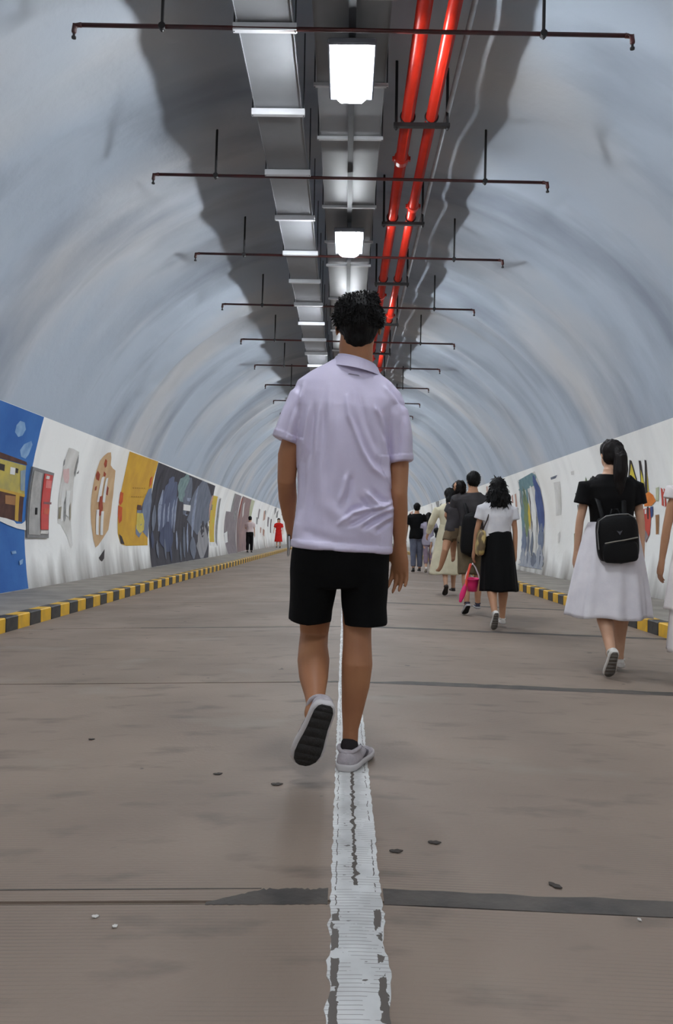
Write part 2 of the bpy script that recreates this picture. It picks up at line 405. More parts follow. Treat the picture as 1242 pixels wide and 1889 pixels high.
# lamps
def lamp_emit(nm, k):
    m = bpy.data.materials.new(nm); m.use_nodes = True; nt = m.node_tree; b = nt.nodes['Principled BSDF']
    b.inputs['Base Color'].default_value = (0.9, 0.93, 1, 1); b.inputs['Emission Color'].default_value = (*LAMP_COL, 1)
    b.inputs['Emission Strength'].default_value = LAMP_POWER*k; return m
M_GLOW = lamp_emit('lamp_glow', 0.76); M_GLOWS = lamp_emit('lamp_glow_side', 4.7)   # wide-beam lens: strongest out of its sides
M_HOUS = mat('lamp_housing', (92, 94, 100), 0.4)
bm = bmesh.new()   # prismatic diffuser with sloped ends
zb, zt_ = ZT-0.285, ZT-0.215
def loop(zz, w, l): return [bm.verts.new((sx*w, sy*l, zz)) for sx, sy in ((-1, -0.82), (-0.72, -1), (0.72, -1), (1, -0.82), (1, 0.82), (0.72, 1), (-0.72, 1), (-1, 0.82))]
L0 = loop(zt_, 0.128, 0.36); L1 = loop(zb+0.02, 0.122, 0.35); L2 = loop(zb, 0.10, 0.31)
for A, B in ((L0, L1), (L1, L2)):
    for k in range(8): bm.faces.new((A[k], A[(k+1) % 8], B[(k+1) % 8], B[k]))
bm.faces.new(L2); bm.faces.new(list(reversed(L0))); bmesh.ops.recalc_face_normals(bm, faces=bm.faces)
bm.normal_update()
for f_ in bm.faces: f_.material_index = 1 if abs(f_.normal.x) > 0.85 else 0
m_diff = mesh_from(bm, 'diffuser'); m_diff.materials.append(M_GLOW); m_diff.materials.append(M_GLOWS)
bm = bmesh.new(); box(bm, -0.185, 0.185, -0.40, 0.40, zt_+0.001, zt_+0.055, 0.012); box(bm, -0.10, 0.10, -0.25, 0.25, zt_+0.055, zt_+0.11, 0.01)
m_hous = mesh_from(bm, 'housing'); m_hous.materials.append(M_HOUS)
bm = bmesh.new(); box(bm, -0.02, 0.02, -0.02, 0.02, zt_+0.10, ZT-0.025)
m_brk = mesh_from(bm, 'bracket'); m_brk.materials.append(M_DARK)
ordn = ['first', 'second', 'third', 'fourth', 'fifth', 'sixth', 'seventh', 'eighth', 'ninth', 'tenth']
for y in lamps_y:
    if y > 115 or y < -11: continue
    k = int(round((y-LAMP0)/LAMP_D))
    root = empty('ceiling_lamp', (0, y, ZT-0.3))
    lab = ('glowing white rectangular ceiling lamp, the largest in view at the top' if k == 0 else
           'glowing white ceiling lamp above the walking man\'s head, second from the top' if k == 1 else
           'glowing ceiling lamp overhead, nearer than the frame shows' if k < 0 else 'small far ceiling lamp hidden beyond the man in the white shirt')
    tag(root, lab, 'ceiling lamp', 'ceiling lamps along the tunnel')
    for nm, me, oy in (('diffuser', m_diff, 0), ('housing', m_hous, 0), ('bracket', m_brk, -0.2), ('bracket', m_brk, 0.2)):
        o = link(nm, me, None, root); o.location = (0, oy, -(ZT-0.3))
# two red fire mains with couplings
def long_pipe(name, x, z, r, label, off):
    root = empty(name, (x, YT0, z)); tag(root, label, 'pipe')
    bm = bmesh.new(); tube(bm, [(0, 0, 0), (0, YT1-YT0, 0)], [r]*2, 28, cap='flat'); o = obj('pipe_run', bm, M_RED, root, True)
    bm = bmesh.new(); tube(bm, [(0, -0.05, 0), (0, -0.04, 0), (0, 0.04, 0), (0, 0.05, 0)], [r+0.004, r+0.016, r+0.016, r+0.004], 24, cap='flat')
    box(bm, -r-0.035, -r+0.01, -0.02, 0.02, -0.02, 0.02); box(bm, r-0.01, r+0.035, -0.02, 0.02, -0.02, 0.02)
    me = mesh_from(bm, 'coupling'); me.materials.append(M_RED)
    y = off
    while y < 80:
        o = link('coupling', me, None, root); o.location = (0, y-YT0, 0); y += 4.96
    return root
PZ = CH+4.02
long_pipe('fire_main_pipe', 0.545, PZ, 0.062, 'thick glossy red overhead pipe nearer the lamps', 8.6-4.96*3)
long_pipe('fire_main_pipe', 0.775, PZ, 0.055, 'slimmer glossy red overhead pipe further from the lamps', 9.85-4.96*3)
bm = bmesh.new(); tube(bm, [(0.935, YT0, PZ+0.06), (0.935, YT1, PZ+0.06)], [0.024]*2, 12, cap='flat')
tag(obj('tubing', bm, mat('pale_tubing', (190, 194, 200), 0.35), None, True), 'thin pale conduit running beside the outer red pipe', 'tubing')  # thin pale tube drawn alongside the outer pipe
# trapeze hangers under the pipes
bm = bmesh.new(); box(bm, 0.41, 0.95, -0.025, 0.025, PZ-0.105, PZ-0.064, 0.004); m_tb = mesh_from(bm, 'bar'); m_tb.materials.append(M_HANG)
def rodm(x, z0):
    bm = bmesh.new(); tube(bm, [(x, 0, z0), (x, 0, CH+math.sqrt(R0*R0-x*x)+0.03)], [0.014]*2, 8); me = mesh_from(bm, 'rod'); me.materials.append(M_HANG); return me
r1, r2 = rodm(0.435, PZ-0.12), rodm(0.925, PZ-0.12)
m_rgs = []
for x, r in ((0.545, 0.069), (0.775, 0.062)):
    ring_bm = bmesh.new()
    tube(ring_bm, [(x+r*math.cos(t), 0, PZ+r*math.sin(t)) for t in np.linspace(0, 2*math.pi, 20, endpoint=False)], [0.008]*20, 6, closed=True, uref=Vector((0, 1, 0)))
    m_rg = mesh_from(ring_bm, 'clamps'); m_rg.materials.append(M_HANG); m_rgs.append(m_rg)
for k in range(0, 20):
    y = 7.72+2.48*k
    root = empty('pipe_hanger', (0.68, y, PZ-0.1)); tag(root, ('black trapeze hanger under the two red pipes, %s one from the top of the picture' % ordn[k]) if k < 5 else 'tiny black trapeze hanger under the red pipes deep in the tunnel', 'pipe hanger', 'trapeze hangers under the red pipes')
    for nm, me in (('cross_bar', m_tb), ('rod', r1), ('rod', r2), ('clamp', m_rgs[0]), ('clamp', m_rgs[1])):
        o = link(nm, me, None, root); o.location = (-0.68, 0, -(PZ-0.1))
# sprinkler branch pipes across the vault, each on two rods
ZB = CH+3.84
bm = bmesh.new(); tube(bm, [(-2.10, 0, 0), (2.10, 0, 0)], [0.0165]*2, 12, cap='flat'); 
for s in (-1, 1): tube(bm, [(s*2.08, 0, 0), (s*2.125, 0, -0.005), (s*2.13, 0, -0.05)], [0.02, 0.022, 0.02], 10)
m_br = mesh_from(bm, 'branch', True); m_br.materials.append(M_REDD)
def head():
    bm = bmesh.new(); tube(bm, [(0, 0, 0), (0, 0, -0.03), (0, 0, -0.032), (0, 0, -0.045)], [0.010, 0.010, 0.018, 0.018], 10, cap='flat'); return mesh_from(bm, 'head')
m_hd = head(); m_hd.materials.append(M_HANG)
def rod2(x):
    bm = bmesh.new(); tube(bm, [(x, 0, -0.03), (x, 0, math.sqrt(R0*R0-x*x)-3.84+0.04)], [0.013]*2, 8); tube(bm, [(x, -0.02, 0), (x, 0.02, 0)], [0.028]*2, 10, cap='flat'); me = mesh_from(bm, 'rod'); me.materials.append(M_HANG); return me
ra, rb_ = rod2(-1.455), rod2(1.455)
names = {0: 'sprinkler pipe across the top of the picture', 1: 'second sprinkler pipe from the top, between the two glowing lamps', 2: 'third sprinkler pipe from the top, crossing behind the second lamp', 3: 'fourth sprinkler pipe from the top, behind the crown of the man\'s head', 4: 'fifth sprinkler pipe from the top, behind the nape of the man\'s head', 5: 'sixth sprinkler pipe from the top, level with the man\'s collar', 6: 'seventh sprinkler pipe from the top, at the man\'s shoulders'}
for k in range(0, 22):
    y = 6.20+2.485*k - (0.10 if k == 0 else 0)
    root = empty('sprinkler_pipe', (0, y, ZB)); root.rotation_euler = (0, math.radians(0.6), 0)
    tag(root, 'dark red '+names[k] if k in names else ('tiny far sprinkler pipe deep in the tunnel'), 'sprinkler pipe', 'sprinkler pipes across the vault')
    link('branch', m_br, None, root); link('hanger_rod', ra, None, root); link('hanger_rod', rb_, None, root)
    for s in (-1, 1): o = link('sprinkler_head', m_hd, None, root); o.location = (s*2.13, 0, -0.06)
# ------------------------------------------------------------------ wall paintings: flat paint laid on the curved walls
def wall_ya(px, py):
    r = ray(px, py); t = R0/math.hypot(r.x, r.z)
    x, y, z = r.x*t, r.y*t, r.z*t
    a = math.atan2(z, x)
    return y, (a if a > -1.6 else a+2*math.pi)
def clampa(a):
    lo, hi = A_BASE+0.002, A_TOP-0.001
    return min(max(a, lo), hi) if a < math.pi/2 else max(min(a, math.pi-lo), math.pi-hi)
DA = (A_TOP-A_BASE)/NA_W
def patch(pts, off, thick=0.0):
    """polygon given in photograph pixels (or ('w', y, degrees)) wrapped on the wall, standing off it by off metres"""
    q = []
    for p in pts:
        if p[0] == 'w': y, a = p[1], math.radians(p[2]); 
        else: y, a = wall_ya(*p)
        if a > math.pi/2+0.5 and a > math.pi: pass
        q.append((y, clampa(a)))
    bm = bmesh.new(); vs = [bm.verts.new((y, a*R0, 0)) for y, a in q]
    bm.faces.new(vs); bmesh.ops.triangulate(bm, faces=list(bm.faces))
    ys = [y for y, a in q]; as_ = [a for y, a in q]
    def cut(co, no):
        bmesh.ops.bisect_plane(bm, geom=list(bm.verts)+list(bm.edges)+list(bm.faces), plane_co=co, plane_no=no, dist=1e-5)
    k = math.floor((min(ys)-Y0)/DY_W)+1
    while Y0+k*DY_W < max(ys): cut((Y0+k*DY_W, 0, 0), (1, 0, 0)); k += 1
    base = A_BASE if as_[0] < math.pi/2 else math.pi-A_TOP
    k = math.floor((min(as_)-base)/DA)+1
    while base+k*DA < max(as_): cut((0, (base+k*DA)*R0, 0), (0, 1, 0)); k += 1
    if thick:
        ext = bmesh.ops.extrude_face_region(bm, geom=list(bm.faces))
        for v in ext['geom']:
            if isinstance(v, bmesh.types.BMVert): v.co.z = thick
    for v in bm.verts:
        p = vpt(v.co.x, v.co.y/R0, off+v.co.z); v.co = p
    bmesh.ops.recalc_face_normals(bm, faces=bm.faces)
    if not thick:
        # face the middle of the tunnel
        f = next(iter(bm.faces)); c = f.calc_center_median()
        if f.normal.dot(Vector((-c.x, 0, CH-c.z))) < 0: bmesh.ops.reverse_faces(bm, faces=list(bm.faces))
    return bm
def paint(name, rgb, rgb2=None, scale=3.0, stretch=(1, 1, 1)):
    return mat('paint_'+name, rgb, 0.72, 0.12, scale, rgb2, bump=0.15, bscale=25, spec=0.25, stretch=stretch)
def mural(label, base, base_m, shapes, group=None):
    root = obj('wall_painting', patch(base, 0.004), base_m); tag(root, label, 'mural', group)
    for i, (nm, m, pts) in enumerate(shapes):
        lay = 0.0065 + 0.0007*i
        obj(nm, patch(pts, lay), m, root)
    return root
def banded(label, Lc, Rc, base_m, bands):
    """painted streaks between a left and a right outline; bands: (f0, f1 across, t0, t1 down, material)"""
    def cur(C, t):
        n = len(C)-1; i = min(n-1, int(t*n)); u = t*n-i; return (C[i][0]+(C[i+1][0]-C[i][0])*u, C[i][1]+(C[i+1][1]-C[i][1])*u)
    def pt(f, t): a, b = cur(Lc, t), cur(Rc, t); return (a[0]+(b[0]-a[0])*f, a[1]+(b[1]-a[1])*f)
    root = obj('wall_painting', patch(list(Lc)+list(reversed(Rc)), 0.004), base_m); tag(root, label, 'mural')
    rb = random.Random(5)
    for i, (f0, f1, t0, t1, m) in enumerate(bands):
        n = 8; A = []; B = []; fm = (f0+f1)/2
        for k in range(n+1):
            t = t0+(t1-t0)*k/n; e = min(1, 0.25+2.2*min(k, n-k)/n) if f1-f0 < 0.45 else 1.0; j = rb.uniform(-.1, .1)*(f1-f0)
            A.append(pt(fm+(f0-fm)*e+j, t)); B.append(pt(fm+(f1-fm)*e+j*.5, t))
        obj('brush_band', patch(A+list(reversed(B)), 0.0065+0.0004*i), m, root)
    return root
PB = paint('sky_blue', (42, 92, 160), (58, 112, 178), 1.2); PW = paint('white', (228, 227, 224), (210, 210, 208)); PPB = paint('pale_blue', (140, 172, 204), (100, 140, 186), 5)
PBR = paint('brown', (92, 58, 46), (70, 44, 38), 6); PY = paint('house_yellow', (190, 172, 84), (160, 150, 92), 5); PO = paint('ochre', (200, 160, 66))
PDK = paint('dark', (54, 46, 46)); PBE = paint('beige', (162, 116, 74)); PST = paint('stain_blue', (150, 160, 150), (120, 140, 160), 6)
mural('deep blue mural of a yellow and brown house floating among clouds',
      [('w', 8.2, 159.61), (81, 768), (70, 812), (61, 852), (53, 890), (48, 930), (45, 965), (44.5, 1000), (47, 1040), (52, 1088), ('w', 8.2, 190.7)], PB, [
  ('cloud', PPB, [(27, 797), (30, 784), (37, 776), (45, 779), (47, 792), (41, 803), (33, 806)]),
  ('cloud', PPB, [(36, 830), (44, 819), (57, 813), (59, 820), (52, 838), (46, 846), (38, 842)]),
  ('roof', PBR, [(-70, 816), (0, 834), (30, 845), (48, 852), (49, 858), (0, 845), (-70, 829)]),
  ('upper_storey', PY, [(-70, 830), (0, 846), (47, 859), (44, 913), (0, 904), (-70, 890)]),
  ('lower_storey', PBR, [(-70, 892), (0, 905), (43, 914), (39, 963), (0, 954), (-70, 941)]),
  ('pillar', PO, [(28, 911), (35, 912), (32, 962), (26, 960)]),
  ('window', PDK, [(-6, 853), (8, 857), (7, 869), (-6, 865)]), ('shutter', PW, [(18, 861), (27, 863), (26, 876), (17, 874)]),
  ('window', PDK, [(27.5, 863), (32.5, 864.5), (31.5, 873), (27, 872)]), ('stain', PST, [(36, 868), (46, 866), (43, 906), (36, 904)]),
  ('doorway', PBE, [(8, 913), (27, 915), (26, 932), (8, 929)]),
  ('railing', PO, [(-70, 887), (0, 901), (44, 912), (43, 917), (0, 906), (-70, 892)]),
  ('cloud', PW, [(-60, 938), (0, 954), (10, 956), (24, 961), (28, 966), (38, 966), (45, 960), (45.5, 978), (30, 975), (12, 968), (0, 962), (-60, 950)]),
  ('cloud', PPB, [(19, 1017), (27, 1016), (28, 1021), (20, 1022)]), ('cloud', PPB, [(33, 1035), (40, 1031), (39, 1040), (34, 1043)])])
# faded figure drawing
PG = paint('grey_wash', (192, 190, 184), (212, 210, 206), 3); PPK = paint('faded_pink', (204, 164, 162), (214, 190, 186), 6); POL = paint('olive', (136, 128, 106), (160, 154, 138), 6); PGD = paint('stroke_grey', (112, 112, 110), (150, 150, 148), 8)
mural('faded washed-out figure drawing on the white wall beside the fire cabinet',
      [(127, 826), (136, 828), (146, 834), (143, 850), (137, 880), (134, 920), (131, 965), (134, 1005), (131, 1012), (124, 990), (112, 968), (106, 965), (107, 930), (112, 890), (119, 850)], PG, [
  ('patch', PPK, [(116, 866), (127, 864), (128, 880), (125, 892), (119, 890), (116, 880)]), ('stroke', PW, [(114, 905), (119, 905), (116, 960), (112, 962)]),
  ('stroke', PGD, [(117, 850), (120, 846), (119, 856), (116, 860)]), ('stroke', PGD, [(136, 872), (142, 848), (145, 838), (144, 852), (138, 880)]),
  ('stroke', POL, [(108, 936), (113, 934), (111, 957), (107, 957)]), ('stroke', PGD, [(117, 930), (121, 915), (121, 955), (118, 963), (116, 958)]),
  ('stroke', PW, [(122, 905), (129, 905), (126, 955), (121, 950)]), ('stroke', POL, [(127, 940), (130, 925), (130, 955), (128, 962)]),
  ('stroke', PGD, [(141, 872), (145, 867), (144, 873), (141, 874)])])
# tan oval
PT = paint('tan', (200, 168, 128), (186, 152, 112), 3); PR = paint('red_brown', (160, 68, 36), (130, 50, 30), 8)
mural('tall tan oval painted with red-brown leaves and four white slats',
      [(204, 834), (198, 835), (191, 841), (184, 850), (178, 868), (173, 888), (169, 912), (167, 938), (168, 965), (172, 995), (176, 1010), (181, 1006), (190, 993), (200, 977), (205, 945), (209, 912), (212, 880), (213, 868), (208, 864), (204, 858), (205, 845)], PT, [
  ('leaf', PR, [(194, 846), (197, 850), (196, 860), (193, 863), (191, 856)]), ('leaf', PR, [(180, 868), (184, 875), (182, 887), (177, 884), (176, 876)]),
  ('leaf', PR, [(191, 869), (195, 874), (193, 880), (190, 877)]), ('leaf', PR, [(175, 898), (178, 896), (177, 904), (174, 905)]), ('leaf', PR, [(197, 896), (200, 900), (198, 914), (195, 912)]),
  ('slat', PW, [(187, 880), (192, 879), (185, 925), (178, 926)]), ('slat', PW, [(195, 882), (199, 881), (193, 927), (188, 926)]),
  ('knot', PR, [(183, 916), (188, 914), (189, 938), (186, 950), (182, 952), (181, 932)]),
  ('slat', PW, [(177, 940), (182, 940), (181, 987), (176, 986)]), ('slat', PW, [(186, 943), (191, 943), (189, 987), (184, 987)])])
# yellow panel
PYY = paint('mustard', (206, 160, 44), (190, 144, 46), 2.5); POR = paint('orange_red', (204, 92, 34), (180, 70, 30), 8); PSB = paint('slate_blue', (118, 128, 148), (100, 110, 132), 5); PYL = paint('light_yellow', (206, 186, 84), (190, 170, 80), 5); PFD = paint('print_dark', (150, 112, 40))
ysh = [('edge_flower', POR, [(222, 907), (227, 909), (226, 925), (222, 932), (219, 928)]), ('edge_flower', POR, [(218, 932), (225, 936), (224, 960), (219, 966), (217, 950)]),
  ('corner', PDK, [(219, 985), (224, 990), (229, 1004), (222, 1003)]), ('blue_grey_figure', PSB, [(274, 902), (280, 900), (279, 925), (275, 960), (272, 992), (262, 980), (256, 992), (250, 985), (250, 972), (258, 982), (268, 970), (272, 935), (268, 915)]),  # the slate-blue shape is a painted figure of the mural
  ('figure_body', PYL, [(253, 944), (263, 947), (266, 960), (265, 978), (257, 984), (251, 975)]), ('figure_head', PBR, [(253, 931), (260, 932), (261, 940), (256, 944), (252, 939)]),
  ('figure_neck', PSB, [(252, 941), (260, 941), (260, 947), (252, 946)]), ('streak', POR, [(277, 882), (281, 878), (279, 893), (275, 899)])]
for j, yy in enumerate((899, 915)):
    for i in range(6): x = 241+i*4.0+(3 if j == 0 else 0); ysh.append(('faint_print', PFD, [(x, yy+0.6*i*0.5), (x+2.2, yy+0.4), (x+2.2, yy+1.9), (x, yy+1.7)]))
mural('mustard yellow mural panel with a small figure and orange flowers',
      [(240, 833), (293, 852), (288, 868), (283, 885), (278, 925), (274, 965), (272, 1006), (232, 1007), (222, 1003), (217, 985), (217, 955), (221, 920), (228, 885), (234, 858)], PYY, ysh)
# dark waterfall
PDG = paint('charcoal', (62, 60, 68), (50, 47, 54), 4, (1, 1, 0.4)); PWF = paint('waterfall', (92, 100, 126), (74, 80, 104), 6, (1, 1, 0.25)); PTE = paint('teal', (128, 150, 148), (100, 122, 124), 5); PBG = paint('blue_grey', (112, 118, 132), (92, 98, 112), 5, (1, 1, 0.3)); PLS = paint('streak_light', (150, 158, 176), (120, 128, 150), 8)
WL = [(293, 853), (284, 890), (277, 930), (274, 975), (276, 1012), (280, 1049)]; WR = [(397, 896), (392, 925), (387, 958), (385, 985), (385, 1010), (385, 1034)]
PHZ = paint('haze_grey', (150, 148, 150), (128, 127, 132), 6, (1, 1, .3))
wb = [(.62, 1.0, .0, .62, PBG), (.40, .60, .0, .30, PTE), (.52, .64, .02, .42, PBG), (.70, .74, .08, .70, PLS), (.80, .98, .48, .95, PHZ), (.86, .92, .44, .66, PDG), (.06, .12, .06, .5, PDG)]
rw = random.Random(9)
PWK = paint('waterfall_deep', (74, 82, 108), (60, 66, 90), 6, (1, 1, .25))
wb += [(.14, .30, .20, .66, PWF), (.26, .42, .12, .70, PWF), (.20, .36, .08, .40, PWF), (.13, .19, .24, .62, PLS), (.22, .25, .36, .60, PLS), (.29, .32, .34, .56, PLS), (.36, .39, .30, .58, PLS), (.40, .43, .26, .62, PLS), (.18, .40, .52, .84, PWK), (.03, .10, .40, .62, PBG), (.02, .07, .62, .80, PWK), (.24, .27, .70, .92, PBG), (.44, .47, .60, .82, PLS), (.56, .60, .55, .92, PBG), (.62, .65, .5, .86, PLS), (.5, .53, .72, .96, PBG), (.68, .78, .66, .95, PBG), (.10, .14, .72, .9, PBG), (.33, .36, .76, .95, PWK)]
wfr = banded('dark charcoal mural of a streaming blue-grey waterfall with a white square', WL, WR, PDG, wb)
for nm, m, pts in (('square', PW, [(338, 930), (351, 932), (350, 943), (337.5, 941)]), ('spot', PLS, [(344, 918), (352, 919), (349, 925), (345, 924)]), ('triangle', PLS, [(340, 947), (346, 950), (342, 952)])):
    obj(nm, patch(pts, 0.016), m, wfr)
PYG = paint('acid_yellow', (196, 184, 60), (206, 160, 60), 5); PSA = paint('salmon', (190, 142, 120), (176, 150, 140), 6)
mural('narrow yellow and salmon striped painting right of the waterfall mural',
      [(391, 913), (408, 918), (404, 950), (401, 985), (400, 1010), (386, 1006), (383, 960), (386, 935)], PW, [
  ('stripe', PYG, [(394, 914), (402, 916), (397, 950), (395, 1000), (387, 1000), (386, 962), (389, 938)]), ('stripe', PSA, [(386, 933), (391, 914), (394, 914), (388, 940), (385, 958)]),
  ('stripe', PGD, [(404, 920), (408, 919), (403, 955), (401, 1008), (397, 1000), (399, 955)])])
PMV = paint('mauve_grey', (140, 130, 132), (124, 114, 118), 4); PMB = paint('mauve_brown', (150, 122, 116), (128, 108, 110), 4, (1, 1, .4)); PGN = paint('pale_green', (190, 192, 158), (170, 176, 150))
mural('stepped mauve-grey painted panel on the left wall',
      [(417, 943), (425, 944), (429, 925), (433, 910), (446, 915), (441, 935), (437, 960), (435, 985), (437, 1021), (421, 1024), (420, 985), (413, 988)], PMV, [
  ('dark_band', PGD, [(429, 925), (433, 910), (435, 911), (428, 945), (425, 945)]), ('light_gap', PW, [(413, 984), (419, 980), (420, 1000), (415, 1002)]), ('dark_spot', PGD, [(432, 945), (436, 941), (434, 958), (431, 960)])])
mural('brownish mauve painted panel with a pale green edge, beside the person in white',
      [(448, 915), (470, 924), (464, 950), (460, 985), (458, 1014), (438, 1020), (436, 985), (438, 955), (443, 932)], PMB, [
  ('edge', PGN, [(464, 921), (470, 924), (465, 945), (462, 962), (459, 958)]), ('edge', PR, [(443, 935), (446, 920), (448, 918), (443, 945), (440, 958)]), ('light_streak', PG, [(449, 930), (452, 926), (449, 950), (447, 955)])])
def strokes(label, base, lst, group=None):
    root = obj('wall_painting', patch(base, 0.0012), M_WALL); tag(root, label, 'mural', group)
    for i, (m, pts) in enumerate(lst): obj('stroke', patch(pts, 0.005+0.0007*i), m, root)
strokes('pale far wall painting of small grey and orange strokes near the red dress',
  [(470, 935), (528, 945), (528, 1000), (470, 1005)],
  [(PGD, [(473, 954), (476, 955), (475, 967), (472.5, 967)]), (PSA, [(487, 942), (491, 944), (489, 958), (485.5, 961)]), (PGD, [(489, 941), (491, 942), (490, 950), (488.5, 949)]), (PMV, [(494, 953), (497, 955), (495, 972), (493, 971)]),
   (PDK, [(499.5, 957), (501.5, 958), (500, 984), (498.3, 982)]), (PGD, [(507, 937), (512, 933), (509, 945), (506, 950)]), (PGD, [(510, 945), (514, 941), (512, 955), (509, 955)]), (PBG, [(520, 944), (524, 942), (522, 952), (519, 950)]), (PSA, [(485, 975), (488, 978), (487, 990), (484.5, 986)]), (PGD, [(524, 953), (527, 951), (525, 957), (523.5, 957)]), (PMV, [(478, 938), (480, 940), (477, 958), (475.5, 955)]), (PSA, [(480, 972), (482, 974), (481, 984), (479.5, 982)])])
# right wall
PNV = paint('royal_blue', (70, 88, 138), (58, 72, 120), 4); PTL = paint('teal_green', (112, 142, 146), (92, 122, 130), 5); PGR = paint('leaf_green', (104, 124, 92), (120, 132, 84), 5); PBS = paint('blue_smear', (138, 144, 156), (160, 162, 168), 5)
PGL_ = paint('moss', (84, 100, 90), (100, 116, 104), 6)
banded('arched teal, green and blue striped mural on the right wall',
  [(955, 887), (959, 910), (962, 940), (963, 970), (963, 1000), (961, 1025), (960, 1044)], [(987, 869), (996, 892), (1003, 925), (1006, 960), (1005.5, 995), (1004, 1025), (1001, 1051)], PG, [
  (.05, .75, 0, .16, PTL), (.55, .98, .0, .12, PTL), (0, .16, .02, .62, PTL), (.12, .34, .14, .62, PGR), (.30, .40, .08, .30, PTL), (.30, .40, .30, .55, PYG), (.41, .47, .20, .58, PDK), (.46, .66, .14, .66, PW), (.64, .70, .40, .62, PGD),
  (.70, 1.0, .04, .70, PNV), (.74, .98, .52, .80, PSB), (.04, .10, .12, .34, PGD), (.18, .24, .10, .28, PGL_), (.02, .22, .52, .86, PSB), (.24, .34, .56, .84, PBG), (.40, .52, .58, .84, PBG), (.54, .66, .62, .86, PG), (.0, 1.0, .84, 1.0, PBS), (.0, .2, .74, .98, PBS), (.2, .45, .78, 1.0, PBS), (.45, .7, .80, .98, PBG), (.68, .96, .72, .98, PBS), (.28, .34, .80, .95, PBG), (.84, .9, .78, .95, PBG)])
strokes('grey brush marks on the white wall right of the striped arch', [(1006, 872), (1042, 868), (1046, 960), (1048, 1020), (1012, 1022), (1012, 950)],
  [(PBG, [(1016, 881), (1029, 876), (1026, 882), (1017, 885)]), (PG, [(1022, 890), (1034, 888), (1036, 950), (1026, 952)]), (PG, [(1054, 870), (1060, 868), (1060, 876), (1055, 876)]), (PG, [(1030, 985), (1034, 980), (1033, 1000), (1030, 1003)])])
PGL = paint('grass_green', (96, 112, 84), (120, 130, 90), 6); PRD = paint('tomato', (196, 78, 62), (176, 64, 54), 5); POG = paint('orange', (222, 132, 52), (206, 112, 44), 5); PYE = paint('bright_yellow', (214, 196, 66), (196, 178, 60), 6)
strokes('green leaf blades painted behind the shoulder of the black-topped woman', [(1060, 876), (1100, 874), (1100, 960), (1062, 965)],
  [(PGL, [(1079, 898), (1081, 879), (1085, 890), (1084, 905)]), (PGL, [(1086, 895), (1090, 880), (1095, 895), (1092, 910)]), (PYE, [(1073, 910), (1077, 896), (1080, 905), (1077, 915)]), (PGD, [(1062, 910), (1064, 909), (1067, 925), (1065, 926)]), (PGL, [(1060, 985), (1064, 980), (1064, 1005), (1060, 1008)]), (PGD, [(1066, 932), (1068, 930), (1069, 940), (1067, 941)]), (PGD, [(1072, 893), (1076, 890), (1080, 902), (1076, 905)])])
strokes('painting of yellow spikes over an orange and red body, right of the black-topped woman', [(1150, 840), (1214, 836), (1216, 1010), (1150, 1012)],
  [(PDK, [(1162, 848), (1166, 850), (1178, 894), (1158, 893)]), (PYE, [(1165, 855), (1176, 893), (1161, 889)]), (PDK, [(1179, 849), (1183, 850), (1190, 905), (1183, 898)]), (PYE, [(1183, 866), (1192, 902), (1198, 908), (1187, 916), (1184, 895)]), (PDK, [(1190, 848), (1193, 849), (1196, 908), (1190, 912)]), (PYE, [(1194, 868), (1198, 905), (1196, 906)]),
   (POG, [(1188, 914), (1198, 907), (1206, 913), (1211, 924), (1203, 933), (1190, 934)]), (PRD, [(1186, 940), (1200, 936), (1202, 955), (1200, 985), (1193, 1001), (1187, 985), (1184, 965)]), (PW, [(1191, 940), (1194, 939), (1194, 948), (1191, 948)]), (PDK, [(1195, 935), (1198, 934), (1198, 958), (1196, 957)]), (PNV, [(1201, 935), (1206, 934), (1206, 952), (1202, 955)]), (PMV, [(1186, 972), (1193, 1000), (1198, 990), (1194, 980)])])
strokes('small red and brown brush figures on the white wall at the right edge', [(1217, 880), (1300, 870), (1300, 1000), (1217, 1002)],
  [(PRD, [(1220, 899), (1224, 903), (1226, 934), (1222, 932)]), (PRD, [(1226, 900), (1229, 903), (1231, 932), (1228, 936)]), (PRD, [(1222, 908), (1229, 906), (1229, 913), (1222, 914)]), (PBE, [(1210, 950), (1217, 949), (1216, 985), (1211, 986)]), (PNV, [(1234, 936), (1270, 932), (1270, 940), (1235, 942)]), (PGN, [(1211, 900), (1217, 898), (1216, 925), (1211, 924)])])
strokes('faint far grey strokes on the right wall above the couple', [(760, 918), (818, 905), (824, 1000), (762, 1012)],
  [(PGD, [(804, 925), (809, 921), (812, 940), (808, 945)]), (PSA, [(756, 946), (762, 942), (762, 954), (757, 956)]), (PG, [(795, 930), (798, 929), (799, 945), (797, 946)]), (PGD, [(812, 930), (815, 928), (816, 942), (813, 943)])])
strokes('faint far brown and grey strokes beside the shoulder-length-haired woman', [(893, 880), (956, 872), (956, 960), (940, 1000), (893, 1000)],
  [(PSA, [(944, 915), (947, 912), (948, 928), (945, 928)]), (PSA, [(950, 912), (953, 910), (955, 935), (952, 936)]), (PDK, [(955, 938), (957, 937), (957, 943), (955, 943)]), (PSA, [(897, 898), (900, 896), (902, 915), (899, 916)])])
# scuff above the pavement
obj_ = obj('wall_stain', patch([(182, 1029), (189, 1028), (193, 1013), (192, 1030), (188, 1036), (184, 1033)], 0.004), PDK); tag(obj_, 'dark hooked scuff mark low on the wall below the tan oval', 'scuff mark')
